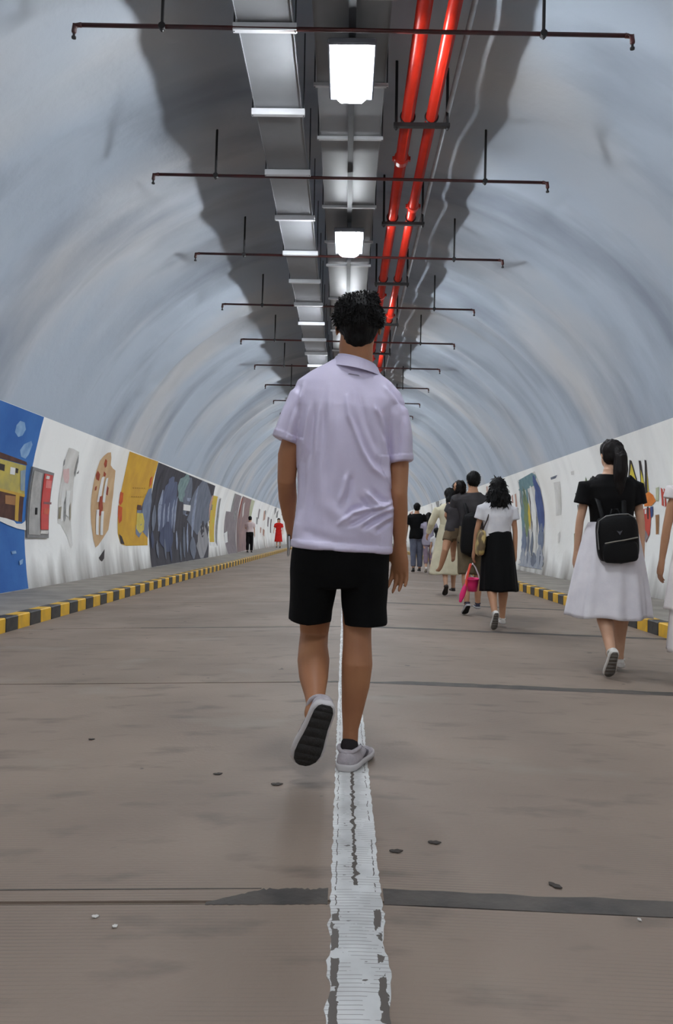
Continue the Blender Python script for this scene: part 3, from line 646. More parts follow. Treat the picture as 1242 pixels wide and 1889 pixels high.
# fire hose cabinet
M_CABG = mat('cabinet_grey', (172, 170, 167), 0.4, 0.08, 6, rgb2=(148, 146, 143)); M_CABR = mat('cabinet_red', (206, 48, 44), 0.35, 0.1, 5); M_CABW = mat('cabinet_white', (214, 210, 204), 0.5)
root = obj('fire_cabinet', patch([(57, 860), (96, 872), (86, 992.5), (46, 992)], 0.002, 0.030), mat('cabinet_frame', (122, 121, 122), 0.4)); tag(root, 'grey and red fire hose cabinet set in the wall beside the blue mural', 'fire cabinet')
obj('glass_door', patch([(58.5, 867), (74, 872), (69.5, 987), (48, 986)], 0.034, 0.006), M_CABG, root)
rd = obj('door', patch([(78, 872.5), (92.5, 876), (84, 977), (70.5, 977)], 0.034, 0.010), M_CABR, root)
obj('window', patch([(79.5, 884), (89.5, 886), (88.5, 900), (78, 899)], 0.045, 0.003), mat('cabinet_window', (226, 120, 116), 0.3), rd)
obj('label_plate', patch([(75, 925), (89, 926), (88.5, 930), (74.5, 929)], 0.045, 0.003), mat('cabinet_plate', (130, 80, 84), 0.4), rd)
obj('label_plate', patch([(75.5, 938), (85.5, 938), (84.5, 948), (74.5, 948)], 0.045, 0.002), mat('cabinet_stripe', (206, 84, 50), 0.4), rd)
obj('lamp_button', patch([(79.5, 876), (85, 877), (84, 883), (78.5, 882)], 0.045, 0.012), M_CABW, rd)
obj('kick_plate', patch([(70.5, 978.5), (84, 978.5), (82.5, 985), (69.5, 984.5)], 0.034, 0.012), M_CABW, root)
obj('handle', patch([(60, 936), (62, 936), (61.5, 949), (59.5, 949)], 0.041, 0.02), M_HANG, root)
# ------------------------------------------------------------------ people: shared builders
V = Vector
def skin_mat(name, rgb, rgb2): return mat(name, rgb, 0.5, 0.1, 7, rgb2, bump=0.05, bscale=60, spec=0.35)
SK_TAN = skin_mat('skin_tan', (176, 124, 88), (164, 112, 80)); SK_LIGHT = skin_mat('skin_light', (206, 164, 136), (196, 152, 124)); SK_MID = skin_mat('skin_mid', (190, 144, 112), (180, 132, 102))
M_HAIR = mat('black_hair', (13, 11, 11), 0.6, 0.2, 30, (7, 6, 6), bump=0.6, bscale=90, spec=0.22, stretch=(1, 1, 0.12))
M_HAIRB = mat('dark_brown_hair', (24, 17, 15), 0.6, 0.2, 30, (14, 10, 10), bump=0.6, bscale=90, spec=0.22, stretch=(1, 1, 0.12))
def cloth(name, rgb, rgb2=None, rough=0.8, bs=120, spec=0.2): return mat('cloth_'+name, rgb, rough, 0.06, 8, rgb2, bump=0.12, bscale=bs, spec=spec, sheen=0.0)
def child(name, me, m, root, smooth=True):
    """a part modelled in world coordinates, parented to its thing"""
    o = link(name, me, m, root, smooth)
    o.matrix_parent_inverse = root.matrix_basis.inverted() if root.parent is None else Matrix.Identity(4)
    return o
def loft(bm, rings, seg=40, n=2.3):
    """rings: (left point, right point, half depth, y shift) -> super-elliptic sections, closed at both ends"""
    out = []
    for Lp, Rp, ry, ys in rings:
        c = (V(Lp)+V(Rp))/2 + V((0, ys, 0)); u = (V(Rp)-V(Lp))/2
        ring = []
        for k in range(seg):
            t = 2*math.pi*k/seg; ct, st = math.cos(t), math.sin(t)
            ring.append(bm.verts.new(c + u*(math.copysign(abs(ct)**(2/n), ct)) + V((0, ry, 0))*(math.copysign(abs(st)**(2/n), st))))
        out.append(ring)
    for A, B in zip(out, out[1:]):
        for k in range(seg): bm.faces.new((A[k], A[(k+1) % seg], B[(k+1) % seg], B[k]))
    bm.faces.new(out[0]); bm.faces.new(list(reversed(out[-1])))
    return out
def hand(bm, w, d, n, t, s, curl=22, spread=0.0):
    """wrist w, hand direction d, palm normal n, thumb side t, length s: palm, four unequal bent fingers, thumb off the palm's side"""
    d, n, t = d.normalized(), n.normalized(), t.normalized()
    tube(bm, [w-d*0.06*s, w+d*0.10*s, w+d*0.30*s, w+d*0.50*s], [(0.125*s, 0.155*s), (0.12*s, 0.17*s), (0.115*s, 0.21*s), (0.085*s, 0.21*s)], 16, uref=n)
    for k, (off, ln) in enumerate(((0.165, 0.44), (0.055, 0.50), (-0.055, 0.46), (-0.16, 0.36))):
        p = w + d*(0.44-0.02*abs(k-1.2))*s + t*off*s; pts = [p]; ang = math.radians(curl*0.5); 
        for seg_l, da in ((0.44, curl), (0.31, curl*0.9), (0.25, curl*0.6)):
            dirv = d*math.cos(ang) + n*math.sin(ang) + t*(spread*off)
            p = p + dirv.normalized()*(ln*seg_l*s + (0.06*s if len(pts) == 1 else 0)); pts.append(p); ang += math.radians(da)
        tube(bm, pts, [0.052*s, 0.050*s, 0.046*s, 0.038*s], 10)
    b = w + d*0.13*s + t*0.13*s
    tube(bm, [b, b + (d*0.6+t*0.55+n*0.25).normalized()*0.2*s, b + (d*0.6+t*0.55+n*0.25).normalized()*0.2*s + (d*0.9+t*0.2+n*0.35).normalized()*0.17*s], [0.068*s, 0.058*s, 0.045*s], 10)
def head(bm, c, hh, fwd, up):
    """skull, jaw, nose, brow, ears; c is the middle of the head, hh the head height"""
    fwd = fwd.normalized(); side = fwd.cross(up).normalized(); up = side.cross(fwd)
    Rm = Matrix((side, fwd, up)).transposed()
    def at(x, y, z): return c + Rm @ V((x*hh, y*hh, z*hh))
    ellipsoid(bm, at(0, -0.03, 0.10), (0.335*hh, 0.40*hh, 0.385*hh), 3, Rm)
    ellipsoid(bm, at(0, 0.10, -0.17), (0.265*hh, 0.285*hh, 0.33*hh), 3, Rm)
    ellipsoid(bm, at(0, 0.235, -0.37), (0.12*hh, 0.11*hh, 0.10*hh), 2, Rm)
    tube(bm, [at(0, 0.345, 0.04), at(0, 0.42, -0.08), at(0, 0.41, -0.13)], [0.03*hh, 0.045*hh, 0.055*hh], 8)
    for s in (-1, 1):
        ellipsoid(bm, at(s*0.345, -0.02, -0.04), (0.03*hh, 0.085*hh, 0.13*hh), 2, Rm)
        ellipsoid(bm, at(s*0.12, 0.335, 0.07), (0.10*hh, 0.045*hh, 0.035*hh), 2, Rm)
    for zz in (-0.225, -0.255): ellipsoid(bm, at(0, 0.365, zz), (0.095*hh, 0.04*hh, 0.022*hh), 2, Rm)
    return Rm
def face_parts(root, c, hh, Rm):
    for s in (-1, 1):
        bm = bmesh.new(); ellipsoid(bm, c+Rm @ V((s*0.13*hh, 0.335*hh, 0.0)), (0.055*hh, 0.03*hh, 0.03*hh), 2, Rm); child('eye', mesh_from(bm), mat('eye_dark', (30, 24, 22), 0.2), root)
def noise_disp(me, amp, scale, seed=0.0, stretch=(1, 1, 1)):
    co, no = get_co(me), get_no(me)
    d = np.array([mnoise.noise(V((p[0]*scale*stretch[0]+seed, p[1]*scale*stretch[1], p[2]*scale*stretch[2]))) for p in co])
    set_co(me, co + no*(d*amp)[:, None])
def tufts(me, count, length, seed=1, zmin=-9, lean=V((0, 0, -0.4))):
    """short locks of hair standing off the hair surface, added to the same mesh"""
    rr = random.Random(seed); bm = bmesh.new(); bm.from_mesh(me); bm.normal_update(); bm.verts.ensure_lookup_table()
    vs = [v for v in bm.verts if v.co.z > zmin]; pick = rr.sample(vs, min(count, len(vs)))
    for v in pick:
        n = v.normal.copy(); t = (n*0.55 + lean + V((rr.uniform(-.5, .5), rr.uniform(-.4, .4), rr.uniform(-.2, .5)))).normalized()
        _, u, w = frame_of(t); L = length*rr.uniform(0.6, 1.3); r = length*0.20
        base = [bm.verts.new(v.co - n*0.004 + u*r*math.cos(k*2.094) + w*r*math.sin(k*2.094)) for k in range(3)]
        mid = [bm.verts.new(v.co + t*L*0.55 + (u*math.cos(k*2.094) + w*math.sin(k*2.094))*r*0.7) for k in range(3)]
        tip = bm.verts.new(v.co + t*L + lean*L*0.25)
        for k in range(3):
            bm.faces.new((base[k], base[(k+1) % 3], mid[(k+1) % 3], mid[k])); bm.faces.new((mid[k], mid[(k+1) % 3], tip))
    bm.to_mesh(me); bm.free(); me.update()
SHOE_ST = [(0.0, .016, .050), (0.03, .026, .072), (0.10, .034, .080), (0.22, .036, .078), (0.36, .037, .078), (0.5, .041, .066), (0.64, .046, .053), (0.78, .047, .045), (0.9, .040, .038), (0.97, .026, .030), (1.0, .012, .024)]
def shoe(root, A, f, up, L, m_up, m_sole, ank=0.085, m_tread=None, logo=None, laces=None, sock=None, low=1.0, wide=1.0):
    """A: ankle joint; f: heel-to-toe; up: out of the foot's back"""
    f = f.normalized(); up = (up - f*up.dot(f)).normalized(); w = f.cross(up).normalized(); k = L/0.29
    O = A - up*ank - f*(0.25*L)
    def at(s, x, z): return O + f*(s*L) + w*(x*wide) + up*z
    bm = bmesh.new(); rings = []
    for s, hw, h in SHOE_ST:
        ring = []; h = 0.02+(h-0.02)*low
        for j in range(13):
            t = math.pi*j/12; x = hw*math.copysign(abs(math.cos(t))**0.75, math.cos(t)); z = 0.018 + (h-0.018)*math.sin(t)**0.8
            ring.append(bm.verts.new(at(s, x*k, z*k)))
        rings.append(ring)
    for a, b in zip(rings, rings[1:]):
        for j in range(12): bm.faces.new((a[j], a[j+1], b[j+1], b[j]))
        bm.faces.new((a[12], a[0], b[0], b[12]))
    bm.faces.new(list(reversed(rings[0]))); bm.faces.new(rings[-1]); bmesh.ops.recalc_face_normals(bm, faces=bm.faces)
    sh = child('shoe', mesh_from(bm), m_up, root)
    def part(nm, bmx, mm): 
        o = link(nm, mesh_from(bmx), mm, sh, True); return o
    bm = bmesh.new(); prof = [(0.0, 0.90), (0.006, 1.06), (0.018, 1.10), (0.027, 1.05)]; rr = []
    for z, sc in prof:
        loopv = []
        for s, hw, h in SHOE_ST: loopv.append(bm.verts.new(at(0.5+(s-0.5)*(1+0.02*sc), hw*sc*k, (z+(0.012*max(0, s-0.8)/0.2 if z < 0.02 else 0))*k)))
        for s, hw, h in reversed(SHOE_ST): loopv.append(bm.verts.new(at(0.5+(s-0.5)*(1+0.02*sc), -hw*sc*k, (z+(0.012*max(0, s-0.8)/0.2 if z < 0.02 else 0))*k)))
        rr.append(loopv)
    for a, b in zip(rr, rr[1:]):
        for j in range(len(a)): bm.faces.new((a[j], a[(j+1) % len(a)], b[(j+1) % len(a)], b[j]))
    bm.faces.new(list(reversed(rr[0]))); bm.faces.new(rr[-1]); bmesh.ops.recalc_face_normals(bm, faces=bm.faces)
    part('sole', bm, m_sole)
    if m_tread:
        bm = bmesh.new()
        for i in range(len(SHOE_ST)-1):
            s0, w0, _ = SHOE_ST[i]; s1, w1, _ = SHOE_ST[i+1]
            lift = [0.012*max(0, s-0.8)/0.2 for s in (s0, s1)]
            q = [at(s0, -w0*.86*k, (-0.003+lift[0])*k), at(s0, w0*.86*k, (-0.003+lift[0])*k), at(s1, w1*.86*k, (-0.003+lift[1])*k), at(s1, -w1*.86*k, (-0.003+lift[1])*k)]
            lo = [bm.verts.new(p) for p in q]; hi = [bm.verts.new(p+up*0.006*k) for p in q]
            bm.faces.new(lo); bm.faces.new(list(reversed(hi)))
            for j in range(4): bm.faces.new((lo[j], lo[(j+1) % 4], hi[(j+1) % 4], hi[j]))
        bmesh.ops.recalc_face_normals(bm, faces=bm.faces); part('tread', bm, m_tread)
    # padded collar round the ankle
    bm = bmesh.new(); pts = []
    for j in range(20):
        t = 2*math.pi*j/20; pts.append(at(0.215+0.165*math.cos(t), 0.034*k*math.sin(t), (0.079*low - 0.006*math.cos(2*t) - 0.004)*k))
    tube(bm, pts, [0.0085*k]*20, 8, closed=True, uref=up); part('collar', bm, m_up)
    if sock:
        bm = bmesh.new(); tube(bm, [at(0.22, 0, 0.06*k), at(0.22, 0, 0.090*k)], [(0.034*k, 0.037*k)]*2, 16, uref=w); part('sock', bm, sock)
    if laces:
        for s in (0.44, 0.51, 0.58):
            bm = bmesh.new(); tube(bm, [at(s, -0.02*k, 0.064*k-(s-.44)*.1*k), at(s, 0, 0.075*k-(s-.44)*.11*k), at(s, 0.02*k, 0.064*k-(s-.44)*.1*k)], [0.0035*k]*3, 6); part('lace', bm, laces)
    if logo:
        for sd in (-1, 1):
            bm = bmesh.new(); up_, lo_ = [], []
            for j in range(11):
                t = j/10; s = 0.34+0.36*t; z = 0.030+0.028*(1-t)**2*0 + 0.034*(t-0.28)**2*1.6; th = 0.013*math.sin(math.pi*min(1, (1-t)*0.9+0.08))
                hw = np.interp(s, [a[0] for a in SHOE_ST], [a[1] for a in SHOE_ST]); hh_ = np.interp(s, [a[0] for a in SHOE_ST], [a[2] for a in SHOE_ST])
                def sx(z): 
                    q = min(1.0, max(0.0, (z-0.018)/(hh_-0.018)))**(1/0.8); return hw*max(0.05, math.sqrt(max(0, 1-q*q)))**0.75
                up_.append(bm.verts.new(at(s, sd*(sx(z+th)+0.0022)*k, (z+th)*k))); lo_.append(bm.verts.new(at(s, sd*(sx(z)+0.0022)*k, z*k)))
            for a in range(10): bm.faces.new((lo_[a], lo_[a+1], up_[a+1], up_[a]))
            part('side_mark', bm, logo)
    return sh

# ------------------------------------------------------------------ the man in front
D = 3.2
def T(px, py, dy=0.0): return P(px, py, D+dy)
man = empty('person', (0.02, D, 0)); tag(man, 'man seen from behind in lavender-white polo shirt and black shorts, walking on the white line', 'person')
bpy.context.view_layer.update()
M_POLO = mat('polo_fabric', (216, 208, 232), 0.42, 0.03, 10, (210, 202, 227), bump=0.06, bscale=260, spec=0.4)
M_SHORT = cloth('black_shorts', (6, 6, 7), (4, 4, 5), 0.9)
M_SHOEG = mat('shoe_knit', (190, 182, 186), 0.75, 0.08, 40, (170, 163, 168), bump=0.3, bscale=300); M_SOLE = mat('shoe_sole', (205, 200, 200), 0.6, 0.05); M_TREAD = mat('shoe_tread', (46, 44, 43), 0.8, 0.1, 30, bump=0.6, bscale=120); M_LOGO = mat('logo_dark', (72, 66, 74), 0.5); M_SOCK = cloth('sock_dark', (44, 40, 42))
# body
bm = bmesh.new()
loft(bm, [(T(580, 1060), T(680, 1060), .07, 0), (T(556, 1030), T(708, 1030), .115, 0), (T(566, 930), T(705, 930), .10, 0), (T(566, 850), T(705, 850), .105, 0), (T(572, 760), T(714, 772), .10, 0), (T(590, 735), T(712, 750), .06, 0), (T(620, 710), T(690, 722), .045, 0)], 24)
tube(bm, [T(657, 720, 0.02), T(657, 690, 0.015), T(657, 640, 0.015), T(660, 615, 0.02)], [(.05, .045), (.064, .06), (.068, .068), (.066, .072)], 20)
HC = T(661.5, 602, 0.02); HH = 0.246
RmM = head(bm, HC, HH, V((0.03, 1, 0)), V((0.0, 0, 1)))
shL, elL, wrL = T(566, 716), T(529, 886, 0.02), P(533, 955, D+0.15)
shR, elR, wrR = T(729, 742), T(736, 912, -0.02), T(738, 1010, 0.04)
tube(bm, [shL+V((.03,0,-.06)), T(549, 780), T(532, 840, 0.01), elL, P(531, 918, D+0.09), wrL], [.035, .042, .042, .037, .038, .026], 18)
tube(bm, [shR+V((-.03,0,-.06)), T(734, 800), T(737, 860), elR, T(737, 945, 0), wrR], [.035, .040, .038, .034, .034, .0235], 18)
dL = (wrL-elL).normalized()
hand(bm, wrL, (dL+V((0.05, 0.2, -0.25))).normalized(), V((1, 0.1, 0)), V((0, 0.5, 0.8)), 0.17, 34)
hand(bm, wrR, V((0.02, 0.10, -1)), V((-0.55, -0.85, 0)), V((-0.85, 0.55, 0.1)), 0.185, 16, 0.6)
aL, aR = P(582, 1300, 3.02), T(646, 1372)
tube(bm, [T(590, 1010), T(583, 1100, 0.04), P(580, 1168, D+0.07), P(578, 1192, D+0.04), P(578.5, 1218, D), P(579, 1250, D-0.06), P(581, 1280, D-0.13), aL, aL+V((-.005, -0.01, -.03))], [.085, .075, .0565, .058, .0635, .056, .040, .034, .036], 20)
tube(bm, [T(672, 1010), T(664, 1100), T(659, 1160), T(659, 1190, -0.015), T(659, 1225, -0.03), T(656, 1265, -0.02), T(651, 1305, -0.01), T(647, 1345, 0), aR, aR+V((0, 0, -.04))], [.085, .073, .056, .0565, .0605, .055, .044, .0315, .031, .034], 20)
me = remesh(bm, 0.0048, 5)
child('body', me, SK_TAN, man); face_parts(man, HC, HH, RmM)
# hair: cap with tapered nape, ruffled on top
bm = bmesh.new()
ellipsoid(bm, HC+V((0, -0.022, 0.034)), (0.0975, 0.106, 0.090), 4); ellipsoid(bm, HC+V((0, -0.038, 0.005)), (0.083, 0.086, 0.085), 4); ellipsoid(bm, HC+V((-0.002, -0.05, -0.050)), (0.064, 0.050, 0.048), 4); ellipsoid(bm, HC+V((0.0, 0.035, 0.085)), (0.075, 0.07, 0.042), 3); ellipsoid(bm, HC+V((0.02, -0.005, 0.105)), (0.06, 0.07, 0.03), 3)
me = remesh(bm, 0.006, 6); noise_disp(me, 0.010, 24, 3.0, (1, 1, .7)); noise_disp(me, 0.003, 80, 9.0)
tufts(me, 1500, 0.013, 4, HC.z-0.02, V((0, -0.15, -0.55)))
child('hair', me, M_HAIR, man)
# polo shirt: torso and sleeves as one surface, then drape folds
bm = bmesh.new()
SR = [((536, 1008), (723, 1021), .135), ((540, 978), (725, 986), .132), ((546, 940), (727.5, 940), .128), ((549, 900), (722, 900), .126), ((548.5, 860), (719, 862), .127), ((547, 820), (719, 828), .128), ((545, 780), (723, 790), .128), ((543, 747), (735, 762), .122), ((541, 722), (748, 746), .108), ((549, 702), (741, 727), .092), ((574, 686), (722, 706), .078), ((600, 673), (705, 693), .066), ((616, 663), (698, 684), .06)]
loft(bm, [(T(*a), T(*b), ry, 0.0) for a, b, ry in SR], 56, 2.25)
sl0, sl1, sl2, sl3 = T(580, 722), T(557, 738), T(540, 775), T(525.5, 812)
tube(bm, [sl0, sl1, sl2, sl3], [(.055, .07), (.058, .08), (.055, .082), (.0535, .078)], 28, cap='flat')
sr0, sr1, sr2, sr3 = T(710, 748), T(729, 768), T(737, 808), T(740.5, 852)
tube(bm, [sr0, sr1, sr2, sr3], [(.05, .07), (.056, .08), (.052, .080), (.0475, .076)], 28, cap='flat')
me = remesh(bm, 0.0042, 12)
co = get_co(me); no = get_no(me)
# pixel position of each vertex, as seen square-on from behind, to lay the creases seen on the back
pxm = 636 + co[:, 0]/D*F + 0.0157*(985-(985+(CH-co[:, 2])/D*F)); pym = 985 + (CH-co[:, 2])/D*F + 0.0157*(pxm-636)
def crease(pts, w, amp, sharp=1.0):
    best = np.full(len(co), 1e9); tt = np.zeros(len(co)); nseg = len(pts)-1
    for i in range(nseg):
        a = np.array(pts[i], float); b = np.array(pts[i+1], float); ab = b-a; l2 = ab@ab
        t = np.clip(((pxm-a[0])*ab[0]+(pym-a[1])*ab[1])/l2, 0, 1)
        d = np.hypot(pxm-(a[0]+t*ab[0]), pym-(a[1]+t*ab[1])); upd = d < best
        best = np.where(upd, d, best); tt = np.where(upd, (i+t)/nseg, tt)
    ends = np.clip(np.sin(np.pi*np.clip(tt*0.9+0.05, 0, 1))*1.6, 0, 1)
    return amp*np.exp(-(best/w)**2)*ends
disp = np.zeros(len(co))
for c in [([(640, 740), (644, 776), (654, 800), (668, 840), (685, 868), (706, 884)], 4.5, .011), ([(650, 770), (664, 812), (684, 850), (710, 868)], 7, -.007),
          ([(690, 757), (700, 775), (706, 800)], 4, .006), ([(706, 716), (722, 738), (738, 764)], 4.5, .007), ([(716, 716), (728, 732), (742, 752)], 4, -.006),
          ([(574, 752), (566, 800), (560, 850)], 5, .007), ([(592, 750), (588, 800), (584, 860)], 5, .006), ([(582, 750), (576, 810), (570, 860)], 5, -.006),
          ([(600, 760), (602, 830), (600, 900)], 9, -.006), ([(556, 712), (548, 735), (545, 765)], 5, -.007), ([(563, 706), (556, 730), (553, 755)], 4, .006),
          ([(625, 968), (650, 948), (678, 940), (700, 938), (724, 926)], 4.0, .013), ([(634, 958), (652, 940), (672, 934)], 4, -.009), ([(640, 972), (668, 958), (694, 946)], 4, -.010), ([(664, 968), (684, 954), (706, 944), (726, 938)], 3.6, .011), ([(668, 976), (690, 962), (712, 950)], 3.5, -.009),
          ([(686, 974), (704, 960), (724, 950)], 3.4, .009), ([(692, 982), (708, 970), (722, 962)], 3, -.007), ([(674, 910), (690, 928), (700, 938)], 4.5, .012), ([(664, 920), (678, 936), (690, 946)], 4, -.009), ([(684, 905), (702, 922), (722, 930)], 5, -.008),
          ([(640, 880), (636, 905), (626, 930)], 5, .008), ([(648, 880), (646, 905), (638, 930)], 5, -.007), ([(600, 930), (640, 962), (700, 990)], 12, .006), ([(560, 980), (620, 1000), (700, 1004)], 9, -.005), ([(548, 1000), (600, 1008)], 6, .005),
          ([(620, 760), (622, 850), (612, 950)], 11, .005), ([(580, 900), (576, 950), (566, 1000)], 8, -.006), ([(556, 880), (552, 930), (548, 990)], 6, .006), ([(610, 720), (606, 800), (598, 870), (594, 960)], 6, .006), ([(660, 730), (676, 790), (696, 840)], 6, -.006), ([(700, 800), (712, 850), (716, 900)], 5, .007), ([(564, 830), (558, 900), (552, 960)], 6, -.007), ([(530, 740), (520, 780), (512, 805)], 6, .006), ([(540, 760), (534, 790), (528, 815)], 5, -.006), ([(746, 770), (748, 810), (750, 848)], 6, .006), ([(735, 780), (734, 820), (732, 850)], 5, -.006)]:
    disp += crease(*c)
back = np.clip(-no[:, 1]*1.6, 0, 1)
d2 = np.array([mnoise.noise(V((p[0]*9, p[1]*9, p[2]*4.5))) for p in co])
hem = ((co[:, 2] < np.interp(pxm, [536, 723], [(CH-(1008-985)/F*D), (CH-(1021-985)/F*D)])+0.026) & (np.abs(co[:, 0]) < 0.21))
axl = np.array((sl3-sl2).normalized()); axr = np.array((sr3-sr2).normalized())
tl = (co-np.array(sl3))@axl; trr = (co-np.array(sr3))@axr
cuffL = (tl > -0.024) & (np.linalg.norm(co-np.array(sl3), axis=1) < 0.12); cuffR = (trr > -0.024) & (np.linalg.norm(co-np.array(sr3), axis=1) < 0.12)
set_co(me, co + no*((disp*back*1.3) + d2*0.006 + 0.0030*(hem | cuffL | cuffR))[:, None])
shirt = child('polo_shirt', me, M_POLO, man)
def on_back(px, py):
    q = get_co(shirt.data); i = np.argmin(np.where(q[:, 1] < D, (pxm-px)**2+(pym-py)**2, 1e9)); return V(q[i])
def band(name, lo, hi, ry0, ry1, th, ys=0.0):
    bm = bmesh.new(); rings = []
    n = 48
    for (Lp, Rp), ry in ((lo, ry0), (hi, ry1), ((hi[0]+V((th, 0, 0)), hi[1]-V((th, 0, 0))), ry1-th), ((lo[0]+V((th, 0, 0)), lo[1]-V((th, 0, 0))), ry0-th)):
        c = (Lp+Rp)/2+V((0, ys, 0)); u = (Rp-Lp)/2; rings.append([bm.verts.new(c+u*math.cos(2*math.pi*k/n)+V((0, ry, 0))*math.sin(2*math.pi*k/n)) for k in range(n)])
    for i in range(4):
        A, B = rings[i], rings[(i+1) % 4]
        for k in range(n): bm.faces.new((A[k], A[(k+1) % n], B[(k+1) % n], B[k]))
    bmesh.ops.recalc_face_normals(bm, faces=bm.faces)
    o = link(name, mesh_from(bm), M_POLO, shirt, False); return o
band('collar_stand', (T(618, 672), T(699, 690)), (T(623, 654), T(694.5, 675)), .082, .076, .006, .004)
band('collar_fall', (T(609, 676), T(704.5, 697)), (T(619, 658), T(698, 680)), .094, .081, .005, .002)
bm = bmesh.new(); a = on_back(641, 697); b = on_back(663, 700); off = V((0, -0.0025, 0))
for q0, q1 in ((a, b),):
    vv = [bm.verts.new(p+off) for p in (q0, q1, q1+V((-.004, 0, .004)), q0+V((.006, 0, .0035)))]; bm.faces.new(vv)
link('neck_print', mesh_from(bm), mat('print_grey', (150, 142, 160), 0.5), shirt)
# shorts
bm = bmesh.new()
loft(bm, [(T(545, 985), T(719, 985), .11, 0), (T(538, 1015), T(720, 1020), .125, 0), (T(535, 1050), T(719, 1050), .128, 0), (T(536, 1082), T(718, 1084), .118, 0)], 40, 2.3)
tube(bm, [T(579, 1050), T(577, 1085, 0.005), T(573, 1120, 0.01), T(571.5, 1146, 0.012)], [(.094, .11), (.093, .112), (.0865, .108), (.0855, .106)], 32, cap='flat')
tube(bm, [T(675, 1050), T(673.5, 1090), T(672.5, 1120), T(673, 1153)], [(.093, .11), (.092, .112), (.086, .108), (.0865, .106)], 32, cap='flat')
me = remesh(bm, 0.0055, 4); noise_disp(me, 0.010, 9, 5, (1, 1, .6)); child('shorts', me, M_SHORT, man)
# shoes
f = V((-0.30, 0.38, -0.875)); up = V((-0.10, 0.9, 0.42))
shoe(man, aL+V((0.012, 0, -0.006)), f, up, 0.288, M_SHOEG, M_SOLE, 0.085, M_TREAD, M_LOGO, M_SOLE, M_SOCK, wide=1.22)
fr = V((0.27, 0.96, 0)); shoe(man, V((aR.x, aR.y, 0.087)), fr, V((0, 0, 1)), 0.288, M_SHOEG, M_SOLE, 0.085, M_TREAD, M_LOGO, M_SOLE, M_SOCK, wide=1.22)
# phone in the left hand
ph = empty('phone', wrL+V((-0.004, 0.055, -0.075))); tag(ph, 'black phone in a white-edged case held in the man\'s left hand', 'phone')
ph.rotation_euler = (math.radians(-28), 0, math.radians(8))
bm = bmesh.new(); box(bm, -0.0045, 0.0045, -0.037, 0.037, -0.076, 0.076, 0.003); link('case', mesh_from(bm), mat('phone_black', (18, 18, 20), 0.3), ph)
bm = bmesh.new(); box(bm, -0.003, 0.003, -0.039, 0.039, -0.078, -0.02, 0.002); link('case_edge', mesh_from(bm), mat('phone_white', (225, 225, 228), 0.4), ph)
bm = bmesh.new(); box(bm, 0.0046, 0.0052, -0.034, 0.034, -0.068, 0.068); link('screen', mesh_from(bm), mat('phone_glass', (10, 11, 14), 0.08), ph)
# ------------------------------------------------------------------ the other walkers
def dirv(a, c=0.0, s=1): 
    a, c = math.radians(a), math.radians(c); return V((s*math.sin(c), math.sin(a)*math.cos(c), -math.cos(a)*math.cos(c)))
def joints(H, female, legs, arms, lean=0.0):
    J = {}; sw = (0.100 if female else 0.118)*H
    J['sh'] = {-1: V((-sw, 0, .812*H)), 1: V((sw, 0, .812*H))}
    for s in (-1, 1):
        a, b, p = legs[s]; hip = V((s*.050*H, 0, .515*H)); knee = hip + dirv(a)*(.245*H); ank = knee + dirv(a-b)*(.225*H)
        J['hip', s], J['knee', s], J['ank', s], J['pitch', s] = hip, knee, ank, p
        sa, c, fl = arms[s]; el = J['sh'][s] + dirv(sa, c, s)*(.175*H); wr = el + dirv(sa+fl, c*0.3, s)*(.150*H)
        J['el', s], J['wr', s], J['fd', s] = el, wr, dirv(sa+fl, c*0.3, s)
    lows = []
    for s in (-1, 1):
        p = math.radians(J['pitch', s]); f = V((0, math.cos(p), -math.sin(p))); u = V((0, math.sin(p), math.cos(p))); o = J['ank', s]-u*.047*H
        lows += [(o-f*.039*H).z, (o+f*.118*H).z + 0.006*math.cos(p)]
    dz = -min(lows); J['dz'] = dz
    for k in list(J):
        if k == 'sh': J[k] = {s: v+V((0, 0, dz)) for s, v in J[k].items()}
        elif isinstance(k, tuple) and k[0] in ('hip', 'knee', 'ank', 'el', 'wr'): J[k] = J[k]+V((0, 0, dz))
    return J
def torso_rings(H, female, dz, e=0.0, lo=0.47, hi=0.87):
    tab = [(.44, .078, .060), (.47, .092, .066), (.52, .100 if female else .094, .070), (.57, .092, .064), (.62, .076 if female else .084, .056), (.68, .080 if female else .092, .060), (.74, .092 if female else .104, .066), (.79, .100 if female else .112, .060), (.815, .088 if female else .100, .050), (.835, .055, .042), (.855, .036, .038), (.88, .034, .037)]
    zs = sorted({lo, hi} | {t[0] for t in tab if lo < t[0] < hi}); out = []
    for z in zs:
        rx = np.interp(z, [t[0] for t in tab], [t[1] for t in tab])*H+e; ry = np.interp(z, [t[0] for t in tab], [t[2] for t in tab])*H+e
        out.append((V((-rx, 0, z*H+dz)), V((rx, 0, z*H+dz)), ry, 0.0))
    return out
def place(root, name, me, m, smooth=True): return link(name, me, m, root, smooth)
